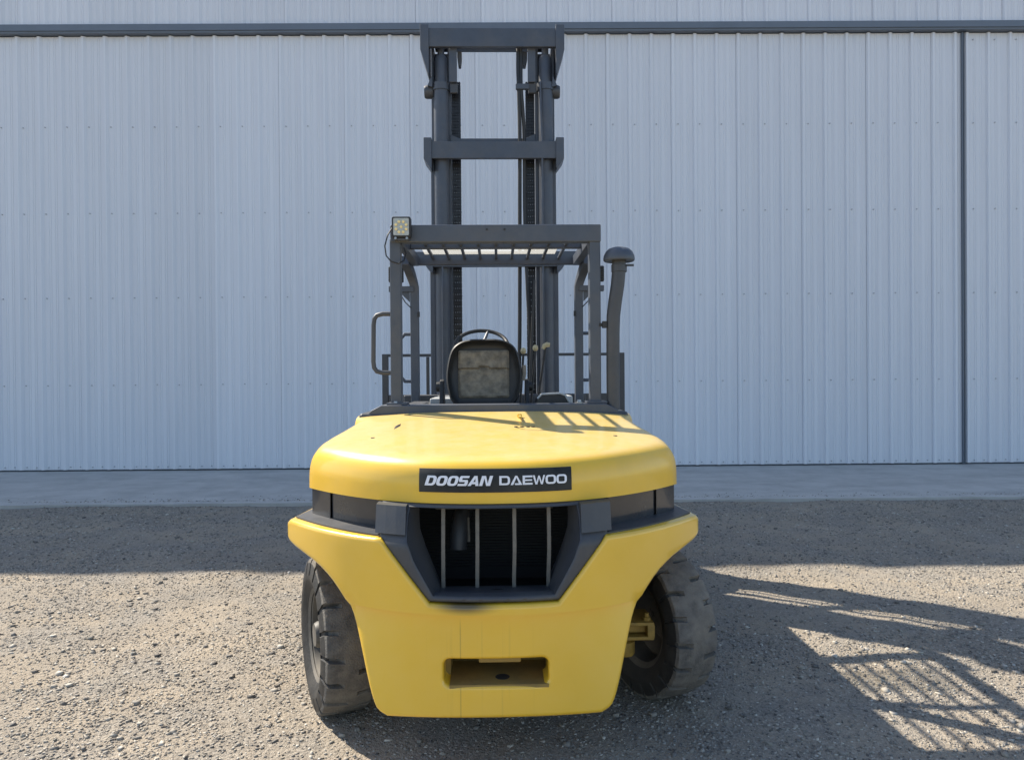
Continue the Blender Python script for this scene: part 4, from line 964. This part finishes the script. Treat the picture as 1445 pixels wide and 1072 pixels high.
# cross beams with cheek plates
def beam(y0, y1, xL, xR, ck, ya, yb, yt, dy=0):
    b = MB().box(X_(xL, y0), X_(xR, y0), MY - .07 + dy, MY - .03 + dy, Z_(y1), Z_(y0)).build('cross_beam', M['dark'], mast, bevel=.004)
    for s_ in (-1, 1):
        xo, xi = (X_(xL - ck, ya), X_(xL + 1, ya)) if s_ < 0 else (X_(xR + ck, ya), X_(xR - 1, ya))
        MB().prism([(xo, Z_(ya)), (xi, Z_(ya)), (xi, Z_(yt)), (xi - (xi - xo) * .15, Z_(yt)), (xo, Z_(yb))], 'y', MY - .085 + dy, MY + .12 + dy).build('cheek_plate', M['dark'], b, bevel=.005)
beam(45.5, 71.5, 605, 784, 11, 41.5, 76, 110)
beam(203, 227, 609, 784.5, 10, 198.5, 228, 241)
beam(362, 378, 611, 786, 9, 362, 377, 386)
MB().box(X_(612, 40), X_(773, 40), MY + .10, MY + .16, Z_(62), Z_(37)).build('cross_beam', M['dark'], mast, bevel=.004)
for px in (619.5, 770): 
    MB().lathe([(.0001, -.008), (.010, -.008), (.018, -.004), (.018, .004), (.0001, .004)], 16, (X_(px, 42), MY + .098, Z_(41.5, px)), 'y').build('beam_plug', M['dark2'], mast)
MB().prism([(X_(634), Z_(186)), (X_(649), Z_(192.5)), (X_(742), Z_(192.5)), (X_(757), Z_(186)), (X_(757), Z_(205)), (X_(634), Z_(205))], 'y', MY + .05, MY + .09).build('cross_beam', M['dark'], mast, bevel=.004)
# hoses with clamp
def spline(pts, n=8):
    o = []
    for i in range(len(pts) - 1):
        p0, p1, p2, p3 = pts[max(0, i - 1)], pts[i], pts[i + 1], pts[min(len(pts) - 1, i + 2)]
        for k in range(n):
            t = k / n; o.append(.5 * ((2 * p1) + (p2 - p0) * t + (2 * p0 - 5 * p1 + 4 * p2 - p3) * t * t + (3 * p1 - p0 - 3 * p2 + p3) * t ** 3))
    return o + [pts[-1]]
h1 = [P(731, 66, MY), P(731, 100, MY - .02), P(732, 126, MY - .04), P(733.5, 190, MY - .02), P(733.5, 300, MY), P(733.5, 440, MY), P(733, 500, MY), P(732, 565, MY)]
h2 = [P(735, 66, MY), P(735, 100, MY - .02), P(735.5, 126, MY - .04), P(739.5, 190, MY - .01), P(740.5, 300, MY - .02), P(744, 400, MY - .05), P(748, 480, MY - .06), P(749, 565, MY - .06)]
MB().tube(spline(h1), .0155, 10).build('hydraulic_hose', M['black'], mast)
MB().tube(spline(h2), .0145, 10).build('hydraulic_hose', M['black'], mast)
MB().box(X_(727.5, 126), X_(746, 126), MY - .065, MY - .0305, Z_(130), Z_(122.5)).build('hose_clamp', M['dark'], mast, bevel=.004)
MB().tube([P(754, 395, MY - .08), P(751, 470, MY - .09), P(747, 570, MY - .09)], .012, 8).build('hydraulic_hose', M['black'], mast)

# ---- carriage and load backrest ------------------------------------------
CY = 3.30
def cx_(px, py=520): return P(px, py, CY).x
def cz_(py, px=700): return P(px, py, CY).z
car = empty('carriage', (0, 0, 0), 0, T)
for a, b in ((539, 547.5), (873.5, 881.5)):
    MB().box(cx_(a), cx_(b), CY, CY + .05, .35, cz_(498.5)).build('backrest_post', M['dark2'], car, bevel=.004)
MB().box(cx_(547.5) + .0005, cx_(873.5) - .0005, CY + .005, CY + .035, cz_(502.5), cz_(498.5)).build('backrest_rail', M['dark2'], car, bevel=.003)
for px in (603.5, 660, 711, 766, 815.):
    x = cx_(px); MB().box(x - .014, x + .014, CY + .008, CY + .032, cz_(556), cz_(502.8)).build('backrest_bar', M['dark2'], car, bevel=.002) if px in (603.5,) else None
MB().box(cx_(547.8), cx_(873.2), CY + .0, CY + .06, .98, cz_(556)).build('carriage_plate', M['dark2'], car, bevel=.006)
MB().box(cx_(547.8), cx_(873.2), CY + .0, CY + .06, .32, .46).build('carriage_plate', M['dark2'], car, bevel=.006)
for px in (600, 815):
    x = cx_(px)
    MB().prism([(CY + .061, 1.02), (CY + .11, 1.02), (CY + .11, .10), (CY + 1.25, .07), (CY + 1.25, .055), (CY + .061, .05)], 'x', x - .07, x + .07).build('fork', M['dark2'], car, bevel=.004)

# the casting sits a finger's breadth low on its springs
LOW = {'panel_backing', 'counterweight', 'tow_recess', 'tow_lug', 'tow_pin_hole', 'ledge_cover', 'side_panel', 'corner_panel', 'duct_shoulder', 'duct_frame', 'air_duct', 'grille_bar', 'drain_hole',
       'engine_hood', 'hood_underside', 'name_plate', 'hood_slot', 'hood_latch', 'latch_catch', 'rubber_stop', 'hood_plug'}
for o in T.children:
    if o.name.split('.')[0] in LOW: o.location.z -= 0.012
